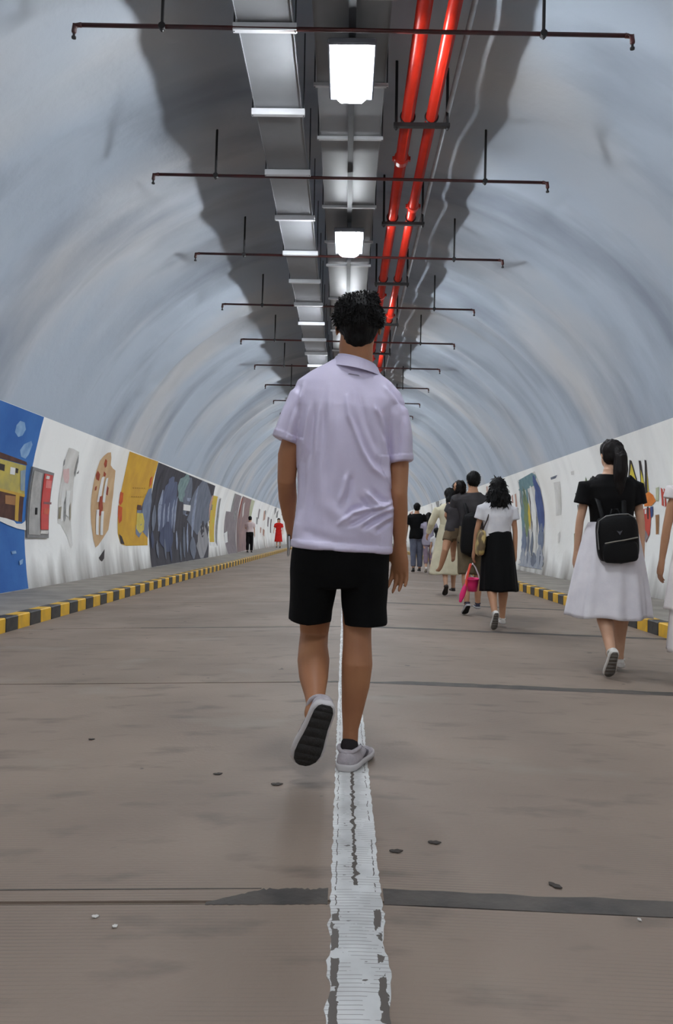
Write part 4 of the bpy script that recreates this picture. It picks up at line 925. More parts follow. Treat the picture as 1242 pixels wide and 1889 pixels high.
def body(root, H, female, J, skin, vox, head_turn=0.0, head_tilt=0.0, hands=True, head_fwd=None):
    dz = J['dz']; bm = bmesh.new()
    loft(bm, torso_rings(H, female, dz), 24)
    tube(bm, [V((0, -.005*H, .82*H+dz)), V((0, 0, .87*H+dz)), V((0, .008*H, .90*H+dz))], [.036*H, .032*H, .033*H], 16)
    c = V((math.sin(head_tilt)*.03*H, .008*H, .935*H+dz)); hh = 0.132*H
    fw = head_fwd or V((math.sin(head_turn), math.cos(head_turn), 0)); Rm = head(bm, c, hh, fw, V((math.sin(head_tilt), 0, math.cos(head_tilt))))
    for s in (-1, 1):
        fr = 1.0 if not female else 0.86
        sh, el, wr = J['sh'][s], J['el', s], J['wr', s]
        tube(bm, [sh+V((-s*.012*H, 0, -.012*H)), sh.lerp(el, .45), el, el.lerp(wr, .3), wr], [.026*H*fr, .0245*H*fr, .0205*H*fr, .0205*H*fr, .0142*H*fr], 14)
        if hands: hand(bm, wr, J['fd', s]+V((0, .05, 0)), V((-s, 0.2, 0)), V((0.1*s, 1, 0.1)), .100*H, 24)
        hip, kn, an = J['hip', s], J['knee', s], J['ank', s]
        back = V((0, -.010*H, 0))
        tube(bm, [hip, hip.lerp(kn, .5), kn, kn.lerp(an, .12)+back*.4, kn.lerp(an, .30)+back, kn.lerp(an, .62)+back*.3, an, an+V((0, 0, -.012*H))], [.050*H, .043*H, .0325*H, .032*H, .035*H, .026*H, .0195*H, .021*H], 16)
    return bm, c, hh, Rm
def finish_body(root, bm, skin, vox):
    return place(root, 'body', remesh(bm, vox, 4), skin)
def hair_cap(bm, c, hh, back=0.06, k=1.0):
    ellipsoid(bm, c+V((0, -(0.03+back)*hh, .115*hh)), (.375*hh*k, .415*hh*k, .40*hh*k), 4); ellipsoid(bm, c+V((0, -(0.12+back)*hh, -.06*hh)), (.34*hh*k, .31*hh*k, .33*hh*k), 3)
def hair_long(bm, c, hh, length, w=0.34, wend=0.22, lean=0.0, x=0.0):
    pts = [c+V((0, -.24*hh, .1*hh)), c+V((x*.3, -.40*hh, -.3*hh)), c+V((x*.7, -.60*hh-lean*.5, -.3*hh-length*.55)), c+V((x, -.64*hh-lean, -.3*hh-length))]
    tube(bm, pts, [(.36*hh, .24*hh), (w*hh, .24*hh), ((w+wend)/2*hh, .17*hh), (wend*hh, .07*hh)], 24)
def make_hair(root, bm, m, vox, amp, seed, tuft=None):
    me = remesh(bm, vox, 4); noise_disp(me, amp, 30, seed, (1, 1, .25)); noise_disp(me, amp*.5, 75, seed+4, (1, 1, .2))
    if tuft: tufts(me, tuft[0], tuft[1], 5, lean=V((0, -.1, -.7)))
    return place(root, 'hair', me, m)
def top(root, name, H, female, J, m, vox, lo, hi=.845, ease=.012, sleeve=.62, sr=.034, flare=0.0, seed=1, amp=.010, send=None):
    dz = J['dz']; bm = bmesh.new(); rr = torso_rings(H, female, dz, ease*H, lo, hi)
    n = len(rr); out = []
    for L, Rr, ry, y in rr:
        t = max(0, (0.62*H+dz-L.z)/(0.62*H-lo*H)) if lo < .62 else 0
        out.append((L-V((flare*t*H, 0, 0)), Rr+V((flare*t*H, 0, 0)), ry+flare*t*H*.6, y))
    loft(bm, out, 32)
    for s in (-1, 1):
        sh, el, wr = J['sh'][s], J['el', s], J['wr', s]
        a = sh+V((-s*.035*H, 0, -.006*H))
        if sleeve <= 1: pts = [a, sh.lerp(el, .12), sh.lerp(el, sleeve)]; rad = [sr*H*1.05, sr*H*1.08, (send or sr)*H]
        else: pts = [a, sh.lerp(el, .15), el, el.lerp(wr, sleeve-1)]; rad = [sr*H*1.05, sr*H*1.0, sr*.86*H, sr*.72*H]
        tube(bm, pts, rad, 20, cap='flat')
    me = remesh(bm, vox, 5); noise_disp(me, amp, 8, seed, (1.2, 1, .55)); return place(root, name, me, m)
def skirt(root, name, m, z0, z1, r0, r1, folds, amp, seed=0, dx=0.0, dy=0.0, jag=0.0, nz=26, bow=0.7):
    """hanging cloth bell with folds that deepen towards the hem; r0, r1 = (half width, half depth)"""
    rr = random.Random(seed); ph = [rr.uniform(0, 6.28) for _ in range(4)]; n = 144; bm = bmesh.new(); rings = []
    for i in range(nz+1):
        t = i/nz; e = t**bow; ring = []
        for k in range(n):
            a = 2*math.pi*k/n
            w = 1 + amp*t**0.8*(math.sin(folds*a+ph[0]+.8*math.sin(3*a+ph[2])) + .5*math.sin((folds*1.7//1)*a+ph[1]+t) + .4*math.sin(3*a+ph[3]))/1.5
            rx = r0[0]+(r1[0]-r0[0])*e; ry = r0[1]+(r1[1]-r0[1])*e
            z = z0+(z1-z0)*t + (jag*t*math.sin(5*a+ph[2]) if jag else 0)
            ring.append(bm.verts.new((dx*t+rx*w*math.cos(a), dy*t+ry*w*math.sin(a), z)))
        rings.append(ring)
    for A, B in zip(rings, rings[1:]):
        for k in range(n): bm.faces.new((B[k], B[(k+1) % n], A[(k+1) % n], A[k]))
    bm.faces.new(rings[0])
    o = place(root, name, mesh_from(bm), m); md = o.modifiers.new('thickness', 'SOLIDIFY'); md.thickness = 0.004; md.offset = -1; return o
def legwear(root, name, H, J, m, vox, frac, r_top=.056, r_end=.046, shin=None, ease=.008, seed=2, lo=.455, amp=.010):
    dz = J['dz']; bm = bmesh.new(); loft(bm, torso_rings(H, False, dz, ease*H, lo, .60), 28)
    for s in (-1, 1):
        hip, kn, an = J['hip', s], J['knee', s], J['ank', s]
        if shin is None: pts = [hip, hip.lerp(kn, frac*.5), hip.lerp(kn, frac)] ; rad = [r_top*H, (r_top+r_end)/2*H, r_end*H]
        else: pts = [hip, hip.lerp(kn, .5), kn, kn.lerp(an, .5), kn.lerp(an, shin)]; pts[3] = pts[3]+V((0, -.008*H, 0)); rad = [r_top*H, (r_top+r_end)/2*H, max(r_end, .043)*H, max(r_end*.9, .040)*H, r_end*.82*H]
        tube(bm, pts, rad, 20, cap='flat')
    me = remesh(bm, vox, 4); noise_disp(me, amp, 9, seed, (1, 1, .6)); return place(root, name, me, m)
def feet(root, H, J, mu, ms, mt=None, low=1.0, yaw=(0, 0), L=.152, **kw):
    for i, s in enumerate((-1, 1)):
        p = math.radians(J['pitch', s]); y = math.radians(yaw[i]); f = V((math.sin(y)*math.cos(p), math.cos(y)*math.cos(p), -math.sin(p))); u = V((math.sin(y)*math.sin(p), math.cos(y)*math.sin(p), math.cos(p)))
        A = J['ank', s]
        f = f.normalized(); up = u; k = L*H/0.29
        sh = shoe_local(root, A, f, up, L*H, mu, ms, .047*H, mt, low=low, **kw)
def shoe_local(root, *a, **kw):
    sh = shoe(root, *a, **kw); sh.matrix_parent_inverse = Matrix.Identity(4); return sh
def walker(px, d, H, label, rz=0.0, ground=None):
    x = P(px, 985, d).x; r = empty('person', (x, d, gz(x) if ground is None else ground), rz); tag(r, label, 'person'); return r
WHITE = mat('shoe_white', (222, 218, 212), 0.5, 0.05); DARKSOLE = mat('sole_grey', (120, 114, 108), 0.7, 0.1)

# --- woman in black top and white skirt with a backpack
H = 1.63; d = 5.85
w1 = walker(1128, d, H, 'woman in black top and white flared skirt wearing a small black backpack', math.radians(-2))
J = joints(H, True, {-1: (-9, 30, 52), 1: (7, 4, 0)}, {-1: (4, 11, 6), 1: (-3, 8, 4)})
bm, c, hh, Rm = body(w1, H, True, J, SK_LIGHT, .006, head_turn=-.25); finish_body(w1, bm, SK_LIGHT, .006)
bm = bmesh.new(); hair_cap(bm, c, hh, .05, 1.0); ellipsoid(bm, c+V((.02, -.42*hh, .10*hh)), (.16*hh, .16*hh, .18*hh), 3)
tube(bm, [c+V((.02, -.40*hh, .12*hh)), c+V((.03, -.62*hh, -.15*hh)), c+V((.03, -.60*hh, -.6*hh)), c+V((.025, -.54*hh, -1.15*hh)), c+V((.02, -.50*hh, -1.6*hh))], [.17*hh, .21*hh, .22*hh, .17*hh, .06*hh], 16)
make_hair(w1, bm, M_HAIRB, .006, .010, 2)
top(w1, 'black_top', H, True, J, cloth('black_top', (7, 6, 7), (5, 4, 5)), .007, .60, .845, .012, .58, .040, .004, 3, .012, .046)
M_WSK = cloth('white_skirt', (226, 222, 226), (214, 210, 216))
skirt(w1, 'white_skirt', M_WSK, .635*H+J['dz'], .245*H, (.098*H, .080*H), (.178*H, .155*H), 9, .085, 5, -.02, -.02, .008)
feet(w1, H, J, WHITE, WHITE, DARKSOLE, .75)
# backpack
M_BP = mat('backpack_black', (8, 8, 10), 0.6, 0.1, 12, bump=0.2, bscale=90, spec=0.25); M_PIPE = mat('piping_grey', (128, 128, 126), 0.5); M_ZIP = mat('zip_grey', (140, 136, 126), 0.35)
def rounded(bm, cx, cy, cz, w, dp, h, e=3.0):
    rings = []
    for i in range(13):
        t = -1+2*i/12; sc = (1-abs(t)**e*0.999)**(1/e) if abs(t) < 1 else 0.03
        rings.append((V((cx-w*max(.05, sc), cy, cz+t*h)), V((cx+w*max(.05, sc), cy, cz+t*h)), dp*max(.08, sc), 0))
    loft(bm, rings, 32, 3.2)
bp = empty('backpack', (w1.location.x-.025, d-.205, w1.location.z+.585*H)); bp.rotation_euler = (math.radians(4), math.radians(-5), math.radians(-4)); tag(bp, 'small black backpack with grey piping worn by the white-skirted woman', 'backpack')
bm = bmesh.new(); rounded(bm, 0, 0, 0, .142, .068, .175, 4); place(bp, 'bag_body', remesh(bm, .007, 4), M_BP)
bm = bmesh.new(); rounded(bm, 0, -.060, -.088, .120, .028, .080, 4); pk = place(bp, 'front_pocket', remesh(bm, .006, 3), M_BP)
bm = bmesh.new(); tube(bm, [(-.105, -.094, -.018), (-.05, -.099, -.010), (.02, -.099, -.004), (.112, -.092, .008)], [.0045]*4, 8); place(pk, 'zip', mesh_from(bm), M_ZIP)
bm = bmesh.new(); pts = [(-.138, -.04, -.06), (-.142, -.045, .06), (-.128, -.05, .135), (-.08, -.052, .165), (0, -.052, .172), (.07, -.052, .168), (.115, -.05, .14)]
tube(bm, pts, [.0042]*len(pts), 8); place(bp, 'piping', mesh_from(bm), M_PIPE)
bm = bmesh.new(); vv = [bm.verts.new(q) for q in ((-.02, -.0745, .062), (0, -.0745, .054), (.02, -.0745, .062), (.0, -.0755, .030))]; bm.faces.new(vv); place(bp, 'emblem', mesh_from(bm), mat('emblem_grey', (84, 84, 90), 0.4))
for s in (-1, 1):
    bm = bmesh.new(); tube(bm, [(s*.07, .06, .12), (s*.085, .10, .25), (s*.085, .17, .30), (s*.09, .255, .25), (s*.10, .27, .08), (s*.10, .13, -.13)], [(.018, .006)]*6, 10); place(bp, 'strap', mesh_from(bm), M_BP)
bm = bmesh.new(); tube(bm, [(-.03, .02, .17), (-.02, .02, .205), (.02, .02, .205), (.03, .02, .17)], [.006]*4, 8); place(bp, 'handle', mesh_from(bm), M_BP)

# --- woman in white tee and black skirt
H = 1.50; d = 8.45
w2 = walker(918, d, H, 'woman in white T-shirt and black skirt with loose shoulder-length hair', math.radians(2))
J = joints(H, True, {-1: (-7, 30, 55), 1: (8, 5, 0)}, {-1: (6, 13, 10), 1: (-2, 7, 6)})
bm, c, hh, Rm = body(w2, H, True, J, SK_MID, .007, head_turn=.1); finish_body(w2, bm, SK_MID, .007)
bm = bmesh.new(); hair_cap(bm, c, hh, .05, 1.14); hair_long(bm, c, hh, .13*1.0, .50, .46, 0.0, -.01); tube(bm, [c+V((.25*hh, -.1*hh, 0)), c+V((.44*hh, -.1*hh, -.5*hh)), c+V((.52*hh, -.12*hh, -.95*hh))], [.2*hh, .2*hh, .08*hh], 12); tube(bm, [c+V((-.25*hh, -.1*hh, 0)), c+V((-.42*hh, -.1*hh, -.5*hh)), c+V((-.5*hh, -.14*hh, -.85*hh))], [.2*hh, .2*hh, .08*hh], 12)
make_hair(w2, bm, M_HAIR, .007, .014, 6, (260, .035))
top(w2, 'white_tee', H, True, J, cloth('white_tee', (222, 220, 222), (206, 205, 210)), .008, .60, .845, .014, .55, .040, .0, 8, .014, .045)
skirt(w2, 'black_skirt', cloth('black_skirt', (6, 6, 7), (4, 4, 5)), .640*H+J['dz'], .258*H, (.092*H, .074*H), (.130*H, .122*H), 8, .05, 9, .015, -.025, .004)
feet(w2, H, J, WHITE, WHITE, DARKSOLE, .8)
bm = bmesh.new(); sx = J['sh'][-1]
sb = empty('shoulder_bag', (w2.location.x-.175, d-.01, w2.location.z+.60*H)); sb.rotation_euler = (0, math.radians(4), 0); tag(sb, 'golden patterned shoulder bag at the side of the woman in the white tee', 'bag')
bm = bmesh.new(); rounded(bm, 0, 0, -.02, .045, .13, .145, 3); place(sb, 'bag_body', remesh(bm, .008, 3), mat('bag_gold', (196, 172, 110), 0.5, 0.2, 14, (104, 86, 60), bump=.2, stretch=(1, 1, .6), thresh=(.45, .55)))
for s in (-1, 1):
    bm = bmesh.new(); tube(bm, [(0.0, s*.05, .10), (.035, s*.085, .22), (.065, s*.06, .335), (.075, 0, .365)], [.007]*4, 8); place(sb, 'strap', mesh_from(bm), mat('strap_dark', (60, 46, 40), 0.5))
# toy bucket and spade in her left hand
hp = w2.matrix_basis @ (J['wr', -1]+J['fd', -1]*.085*H)
M_PINK = mat('bucket_pink', (236, 44, 120), 0.35, 0.08, 4, (226, 36, 108)); M_HOTR = mat('spade_orange', (250, 96, 74), 0.35, 0.05)
bk = empty('toy_bucket', hp+V((-.005, -.03, -.295))); tag(bk, 'bright pink toy bucket carried by the woman in the black skirt', 'bucket'); bk.rotation_euler = (math.radians(6), 0, 0)
bm = bmesh.new(); n = 28; prof = [(.0, .046, 0), (.0, .050, .0), (.075, .062, 0), (.125, .070, 0), (.125, .0755, 0), (.133, .0755, 0), (.133, .066, 0), (.07, .058, 0), (.008, .046, 0)]
rings = [[bm.verts.new((r*math.cos(2*math.pi*k/n), r*math.sin(2*math.pi*k/n), z)) for k in range(n)] for z, r, _ in prof]
for A, B in zip(rings, rings[1:]):
    for k in range(n): bm.faces.new((A[k], A[(k+1) % n], B[(k+1) % n], B[k]))
bm.faces.new(list(reversed(rings[0]))); bm.faces.new(rings[-1]); bmesh.ops.recalc_face_normals(bm, faces=bm.faces); place(bk, 'pail', mesh_from(bm), M_PINK)
bm = bmesh.new(); tube(bm, [(-.072, 0, .128), (-.062, 0, .18), (-.03, .01, .25), (0, .02, .285), (.028, .01, .25), (.058, 0, .18), (.072, 0, .128)], [(.0075, .010)]*7, 8); place(bk, 'handle', mesh_from(bm), mat('handle_white', (238, 226, 232), 0.4))
sp = empty('toy_spade', hp+V((-.03, -.06, -.02))); tag(sp, 'orange and pink toy spade held beside the pink bucket', 'toy spade')
bm = bmesh.new(); tube(bm, [(0, 0, 0), (-.03, -.005, -.11), (-.05, -.01, -.22)], [.014, .013, .013], 10); place(sp, 'shaft', mesh_from(bm), M_HOTR)
bm = bmesh.new(); tube(bm, [(-.048, -.01, -.20), (-.062, -.012, -.25), (-.085, -.016, -.32), (-.105, -.02, -.385)], [(.012, .010), (.026, .014), (.030, .014), (.014, .008)], 14); place(sp, 'blade', mesh_from(bm), M_PINK)

# --- man with a child on his arm
H = 1.66; d = 9.85
m1 = walker(872, d, H, 'man in grey shirt and olive shorts carrying a child on his arm', math.radians(1))
J = joints(H, False, {-1: (-6, 8, 30), 1: (7, 5, 0)}, {-1: (30, 8, 62), 1: (2, 9, 14)})
bm, c, hh, Rm = body(m1, H, False, J, SK_MID, .008, head_turn=-.15, head_tilt=.12); finish_body(m1, bm, SK_MID, .008)
bm = bmesh.new(); hair_cap(bm, c, hh, .03, 1.0); make_hair(m1, bm, M_HAIR, .007, .008, 3, (300, .016))
top(m1, 'grey_shirt', H, False, J, cloth('grey_shirt', (70, 67, 68), (58, 56, 58)), .009, .50, .845, .012, .72, .040, .0, 4, .014, .044)
legwear(m1, 'olive_shorts', H, J, cloth('olive_shorts', (112, 98, 76), (96, 84, 66)), .009, 1.08, .064, .058, ease=.012)
M_NAVY = mat('shoe_navy', (38, 36, 58), 0.6, 0.1)
feet(m1, H, J, M_NAVY, mat('sole_pale', (190, 188, 190), 0.6), mat('tread_black', (20, 20, 22), 0.8), .9, (-4, 6))
bq = empty('backpack', (m1.location.x-.03, d-.19, m1.location.z+.60*H)); bq.rotation_euler = (math.radians(3), math.radians(4), 0); tag(bq, 'large black backpack with a side bottle pocket on the man carrying the child', 'backpack')
bm = bmesh.new(); rounded(bm, 0, 0, -.03, .135, .075, .27, 4); place(bq, 'bag_body', remesh(bm, .009, 3), M_BP)
for s in (-1, 1):
    bm = bmesh.new(); tube(bm, [(s*.07, .05, .20), (s*.10, .10, .33), (s*.11, .17, .36), (s*.11, .27, .28), (s*.12, .28, .08), (s*.12, .12, -.15)], [(.024, .007)]*6, 10); place(bq, 'strap', mesh_from(bm), M_BP)
bo = empty('water_bottle', (m1.location.x+.105, d-.20, m1.location.z+.56*H)); tag(bo, 'pale water bottle in the side pocket of the large black backpack', 'bottle')
bm = bmesh.new(); tube(bm, [(0, 0, -.14), (0, 0, .08), (0, 0, .10), (0, 0, .13)], [.031, .031, .02, .02], 16, cap='flat'); place(bo, 'flask', mesh_from(bm), mat('bottle_grey', (150, 150, 150), 0.35))
bm = bmesh.new(); tube(bm, [(0, 0, .13), (0, 0, .165)], [.024]*2, 16); place(bo, 'cap', mesh_from(bm), mat('bottle_cap', (190, 188, 190), 0.4))
# the child: sits on the man's left forearm, cheek on his shoulder, one leg hanging
h = 0.98; kd = empty('person', (m1.location.x-.19, d+.03, m1.location.z+.79)); tag(kd, 'small child in dark grey top carried on a man\'s arm, one bare leg hanging', 'person')
bm = bmesh.new()
pel = V((-.035, .05, .20)); ch = V((.0, .045, .50)); 
tube(bm, [pel, pel.lerp(ch, .5), ch, V((.01, .04, .55))], [(.088, .075), (.085, .07), (.09, .07), (.06, .05)], 18)
tube(bm, [V((.01, .04, .55)), V((.02, .03, .64))], [.038, .036], 12)
kc = V((.035, .02, .725)); khh = .205
RmK = head(bm, kc, khh, V((.75, .55, 0)), V((.15, 0, 1)))
tube(bm, [V((.07, .03, .55)), V((.14, -.06, .56)), V((.22, -.085, .575)), V((.27, -.06, .58))], [.036, .033, .030, .024], 12)   # arm round his neck
hand(bm, V((.27, -.06, .58)), V((1, .2, .1)), V((0, 1, -.1)), V((0, 0, 1)), .09, 18)
tube(bm, [V((-.08, .05, .53)), V((-.115, .06, .40)), V((-.06, .15, .32))], [.035, .032, .022], 12); hand(bm, V((-.06, .15, .32)), V((.3, 1, -.2)), V((1, 0, 0)), V((0, 0, 1)), .09, 18)
tube(bm, [V((-.075, .04, .19)), V((-.115, .0, .06)), V((-.14, -.06, -.02)), V((-.165, -.03, -.13)), V((-.19, .0, -.235))], [.062, .052, .042, .036, .024], 14)
tube(bm, [V((-.19, .0, -.225)), V((-.205, .04, -.262)), V((-.222, .10, -.268))], [.025, .024, .016], 10)
tube(bm, [V((.0, .09, .19)), V((.0, .24, .13)), V((.0, .27, -.02)), V((0, .26, -.13))], [.062, .05, .038, .025], 14); tube(bm, [V((0, .25, -.13)), V((0, .33, -.155))], [.025, .018], 10)
finish_body(kd, bm, SK_MID, .007)
bm = bmesh.new(); hair_cap(bm, kc, khh, .0, 1.03); make_hair(kd, bm, M_HAIRB, .007, .010, 8, (160, .022))
bm = bmesh.new(); loft(bm, [(V((-.135, .05, .21)), V((.06, .05, .21)), .095, 0), (V((-.12, .05, .35)), V((.09, .05, .35)), .09, 0), (V((-.105, .045, .48)), V((.105, .045, .50)), .088, 0), (V((-.07, .04, .56)), V((.075, .04, .57)), .062, 0)], 24)
tube(bm, [V((.05, .03, .55)), V((.13, -.05, .56))], [.05, .046], 14, cap='flat'); tube(bm, [V((-.06, .05, .54)), V((-.108, .055, .44))], [.05, .048], 14, cap='flat')
me = remesh(bm, .008, 3); noise_disp(me, .012, 10, 4); place(kd, 'grey_top', me, cloth('child_grey', (74, 70, 72), (62, 59, 62)))
bm = bmesh.new(); loft(bm, [(V((-.125, .05, .12)), V((.055, .05, .12)), .085, 0), (V((-.13, .05, .25)), V((.06, .05, .25)), .092, 0)], 24); tube(bm, [V((-.075, .04, .19)), V((-.108, .01, .09))], [.07, .066], 14, cap='flat'); tube(bm, [V((0, .09, .19)), V((0, .20, .145))], [.07, .066], 14, cap='flat')
place(kd, 'shorts', remesh(bm, .008, 3), cloth('child_shorts', (120, 100, 78), (104, 88, 68)))

# --- woman in a cream dress
H = 1.64; d = 13.0
w3 = walker(829, d, H, 'woman in a long-sleeved cream dress with long dark hair down her back', math.radians(3))
J = joints(H, True, {-1: (-8, 16, 40), 1: (6, 5, 0)}, {-1: (10, 24, 34), 1: (4, 10, 12)})
bm, c, hh, Rm = body(w3, H, True, J, SK_LIGHT, .009, head_turn=.35); finish_body(w3, bm, SK_LIGHT, .009)
bm = bmesh.new(); hair_cap(bm, c, hh, .04, 1.05); hair_long(bm, c, hh, .40, .40, .30, 0.02, .03); make_hair(w3, bm, M_HAIR, .009, .012, 11)
M_CREAM = cloth('cream_dress', (222, 214, 186), (206, 198, 170))
top(w3, 'dress_bodice', H, True, J, M_CREAM, .010, .58, .845, .014, 1.85, .040, .0, 5, .014)
skirt(w3, 'dress_skirt', M_CREAM, .66*H+J['dz'], .205*H, (.084*H, .066*H), (.165*H, .14*H), 7, .06, 13, -.05, 0, .006)
feet(w3, H, J, mat('sandal_dark', (40, 34, 32), 0.6), mat('sandal_sole', (52, 44, 40), 0.7), None, .62)

# --- couple further on and a small child
H = 1.76; d = 21.1
m2 = walker(769, d, H, 'man in black T-shirt and grey-blue jeans, far ahead on the right', 0)
J = joints(H, False, {-1: (-6, 7, 12), 1: (6, 4, 0)}, {-1: (3, 9, 14), 1: (5, 12, 12)})
bm, c, hh, Rm = body(m2, H, False, J, SK_MID, .012, hands=True); finish_body(m2, bm, SK_MID, .012)
bm = bmesh.new(); hair_cap(bm, c, hh, .03, 1.02); make_hair(m2, bm, M_HAIR, .010, .01, 3, (160, .02))
top(m2, 'black_tee', H, False, J, cloth('black_tee', (8, 8, 10), (6, 6, 7)), .012, .47, .845, .016, .75, .046, .006, 4, .016, .050)
legwear(m2, 'jeans', H, J, cloth('jeans', (108, 112, 128), (92, 96, 112)), .012, 1, .060, .046, .92)
feet(m2, H, J, mat('shoe_black', (28, 27, 28), 0.6), mat('sole_dark', (40, 38, 38), 0.7), None)
H = 1.50; d = 21.0
w4 = walker(791, d, H, 'girl in lilac top with black arm sleeves beside the far man in black', 0)
J = joints(H, True, {-1: (-9, 14, 30), 1: (6, 4, 0)}, {-1: (3, 8, 10), 1: (4, 16, 6)})
bm, c, hh, Rm = body(w4, H, True, J, SK_LIGHT, .012); finish_body(w4, bm, SK_LIGHT, .012)
bm = bmesh.new(); hair_cap(bm, c, hh, .04, 1.08); hair_long(bm, c, hh, .22, .36, .25); make_hair(w4, bm, M_HAIR, .010, .01, 5)
top(w4, 'lilac_top', H, True, J, cloth('lilac_top', (176, 170, 186), (160, 154, 172)), .012, .44, .845, .016, .5, .040, .012, 4, .014)
for s in (-1, 1):
    bm = bmesh.new(); tube(bm, [J['sh'][s].lerp(J['el', s], .4), J['el', s], J['wr', s]], [.030*H, .026*H, .020*H], 14, cap='flat'); place(w4, 'arm_sleeve', mesh_from(bm), cloth('sleeve_black', (16, 16, 18)))
legwear(w4, 'leggings', H, J, cloth('leggings', (150, 132, 146), (136, 118, 134)), .012, 1, .052, .036, .72)
feet(w4, H, J, WHITE, WHITE, None)
H = 1.12; d = 20.3
k2 = walker(806, d, H, 'small child with black hair and white top, half hidden by the cream dress', 0)
J = joints(H, True, {-1: (-8, 10, 10), 1: (6, 4, 0)}, {-1: (3, 8, 10), 1: (4, 9, 6)})
bm, c, hh, Rm = body(k2, H, True, J, SK_LIGHT, .011); c = c+V((0, 0, .01)); finish_body(k2, bm, SK_LIGHT, .011)
bm = bmesh.new(); hair_cap(bm, c, hh*1.2, .04, 1.1); hair_long(bm, c, hh, .10, .40, .36); make_hair(k2, bm, M_HAIR, .009, .008, 7)
top(k2, 'white_top', H, True, J, cloth('child_white', (214, 212, 212), (200, 198, 200)), .011, .45, .845, .016, .6, .042, .01, 2, .01)
legwear(k2, 'shorts', H, J, cloth('child_beige', (170, 156, 146)), .011, .7, .058, .052)
feet(k2, H, J, WHITE, WHITE, None)

# --- woman at the right edge of the picture, mostly outside it
H = 1.60; d = 5.45
w5 = walker(1291, d, H, 'woman in a layered white dress cut off by the right edge', 0)
J = joints(H, True, {-1: (-4, 6, 8), 1: (6, 5, 0)}, {-1: (5, 10, 8), 1: (2, 8, 6)})
bm, c, hh, Rm = body(w5, H, True, J, SK_MID, .007); finish_body(w5, bm, SK_MID, .007)
bm = bmesh.new(); hair_cap(bm, c, hh, .05, 1.05); hair_long(bm, c, hh, .25, .38, .28); make_hair(w5, bm, M_HAIRB, .008, .01, 4)
M_WD = cloth('white_dress', (232, 226, 224), (220, 214, 214))
top(w5, 'dress_bodice', H, True, J, M_WD, .009, .58, .835, .012, .30, .040, .0, 5, .012)
skirt(w5, 'dress_overskirt', M_WD, .64*H+J['dz'], .31*H, (.082*H, .064*H), (.135*H, .12*H), 9, .07, 23, 0, 0, .006)
skirt(w5, 'dress_underskirt', M_WD, .60*H+J['dz'], .14*H, (.080*H, .060*H), (.128*H, .115*H), 9, .06, 24, 0, 0, .006)
feet(w5, H, J, WHITE, WHITE, DARKSOLE, .7)

# --- two people on the left pavement
H = 1.55; d = 35.0
w6 = walker(461, d, H, 'person in pale top and black trousers on the left pavement', 0, .05)
J = joints(H, True, {-1: (-5, 6, 6), 1: (5, 4, 0)}, {-1: (28, 8, 60), 1: (3, 8, 8)})
bm, c, hh, Rm = body(w6, H, True, J, SK_LIGHT, .014, head_turn=1.2, hands=True); finish_body(w6, bm, SK_LIGHT, .014)
bm = bmesh.new(); hair_cap(bm, c, hh, .02, 1.08); make_hair(w6, bm, M_HAIR, .012, .008, 2)
top(w6, 'pale_top', H, True, J, cloth('pale_pink', (226, 208, 206), (214, 196, 196)), .014, .56, .845, .014, .7, .042, 0, 3, .012)
legwear(w6, 'trousers', H, J, cloth('black_trousers', (16, 15, 17)), .014, 1, .060, .050, .96)
feet(w6, H, J, mat('shoe_black', (28, 27, 28), 0.6), mat('sole_dark', (40, 38, 38), 0.7), None)
H = 1.66; d = 46.0
w7 = walker(514, d, H, 'woman in a bright red dress on the left pavement', math.pi, .05)
J = joints(H, True, {-1: (-8, 12, 20), 1: (8, 5, 0)}, {-1: (6, 14, 20), 1: (10, 14, 30)})
bm, c, hh, Rm = body(w7, H, True, J, SK_LIGHT, .016); finish_body(w7, bm, SK_LIGHT, .016)
bm = bmesh.new(); hair_cap(bm, c, hh, .05, 1.06); hair_long(bm, c, hh, .3, .38, .3); make_hair(w7, bm, M_HAIRB, .014, .008, 2)
M_REDD2 = cloth('red_dress', (206, 40, 34), (186, 32, 28))
top(w7, 'dress_bodice', H, True, J, M_REDD2, .014, .56, .845, .014, .75, .042, 0, 3, .012)
skirt(w7, 'dress_skirt', M_REDD2, .63*H+J['dz'], .22*H, (.084*H, .066*H), (.135*H, .12*H), 6, .05, 3, 0, 0, .004, 16)
feet(w7, H, J, mat('shoe_black', (28, 27, 28), 0.6), mat('sole_dark', (40, 38, 38), 0.7), None)

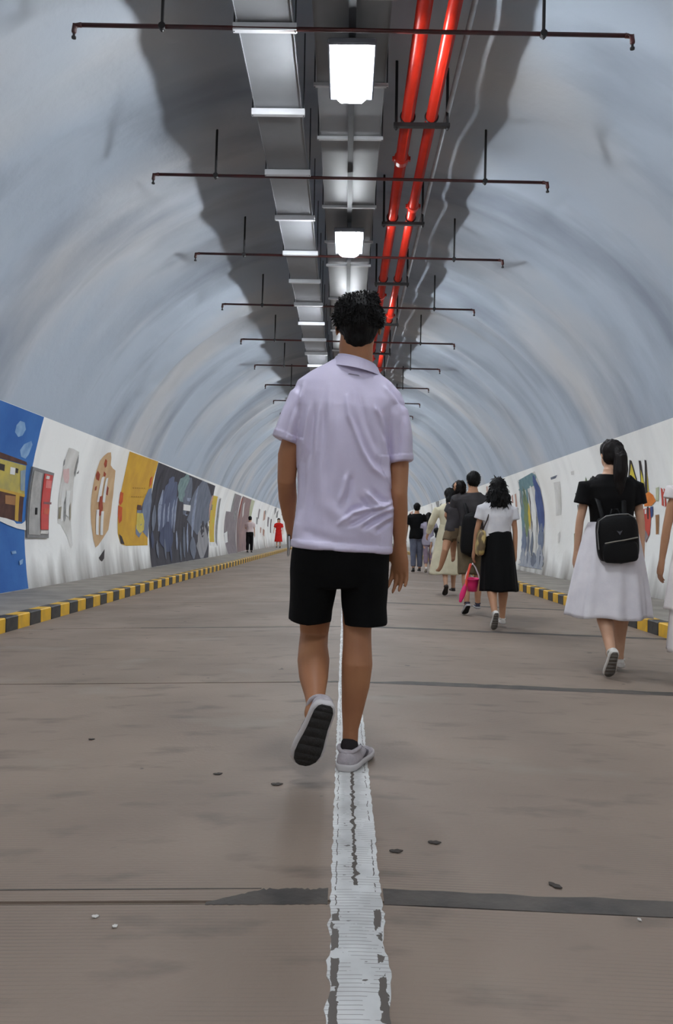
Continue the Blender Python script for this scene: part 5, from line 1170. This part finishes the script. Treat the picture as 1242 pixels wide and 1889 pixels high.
# ------------------------------------------------------------------ litter on the road
def litter(px, py, nm, label, cat, L, Wd, rz, m, gr='litter on the road'):
    r = ray(px, py); t = -CH/r.z; q = V((0, 0, CH))+r*t; z = gz(q.x)
    for _ in range(3): t = (z-CH)/r.z; q = V((0, 0, CH))+r*t; z = gz(q.x)
    bm = bmesh.new(); n = 9; up_, lo_ = [], []
    for i in range(n):
        s = -1+2*i/(n-1); ww = Wd*1.5*max(.06, (1-s*s)**.8)*(1+.25*math.sin(7*s)); cu = .0012*s*s
        up_.append(bm.verts.new((s*L, ww, .003+cu))); lo_.append(bm.verts.new((s*L, -ww, .002+cu)))
    for i in range(n-1): bm.faces.new((lo_[i], lo_[i+1], up_[i+1], up_[i]))
    o = obj(nm, bm, m); o.location = (q.x, q.y, z); o.rotation_euler = (0, 0, rz); md = o.modifiers.new('thickness', 'SOLIDIFY'); md.thickness = .002; md.offset = 1
    tag(o, label, cat, gr)
M_LEAF = mat('dry_leaf', (62, 54, 48), 0.8); M_SCR = mat('paper_scrap', (214, 210, 204), 0.8)
litter(731, 1572, 'dry_leaf', 'dark dry leaf just right of the white line', 'leaf', .020, .007, .05, M_LEAF)
litter(802, 1556, 'dry_leaf', 'dark dry leaf lying further right of the white line, the farther of two', 'leaf', .020, .007, -.1, M_LEAF)
litter(1025, 1636, 'dry_leaf', 'slanting dark leaf beside the tarred joint on the right', 'leaf', .022, .006, -.9, M_LEAF)
litter(511, 1448, 'dry_leaf', 'dark leaf on the road left of the lifted shoe', 'leaf', .022, .008, .1, M_LEAF)
litter(402, 1429, 'dry_leaf', 'faint small leaf on the road, farther left of the lifted shoe', 'leaf', .018, .006, .3, M_LEAF)
litter(169, 1365, 'dry_leaf', 'lone dark speck of leaf on the left half of the road', 'leaf', .014, .006, .1, M_LEAF)
litter(176, 1693, 'paper_scrap', 'white paper scrap below the joint on the left', 'litter', .009, .004, .1, M_SCR)
litter(212, 1711, 'paper_scrap', 'smaller white scrap just right of the other on the left', 'litter', .007, .004, .6, M_SCR)
litter(1180, 1699, 'paper_scrap', 'tiny white scrap near the right edge of the road', 'litter', .005, .004, .4, M_SCR)
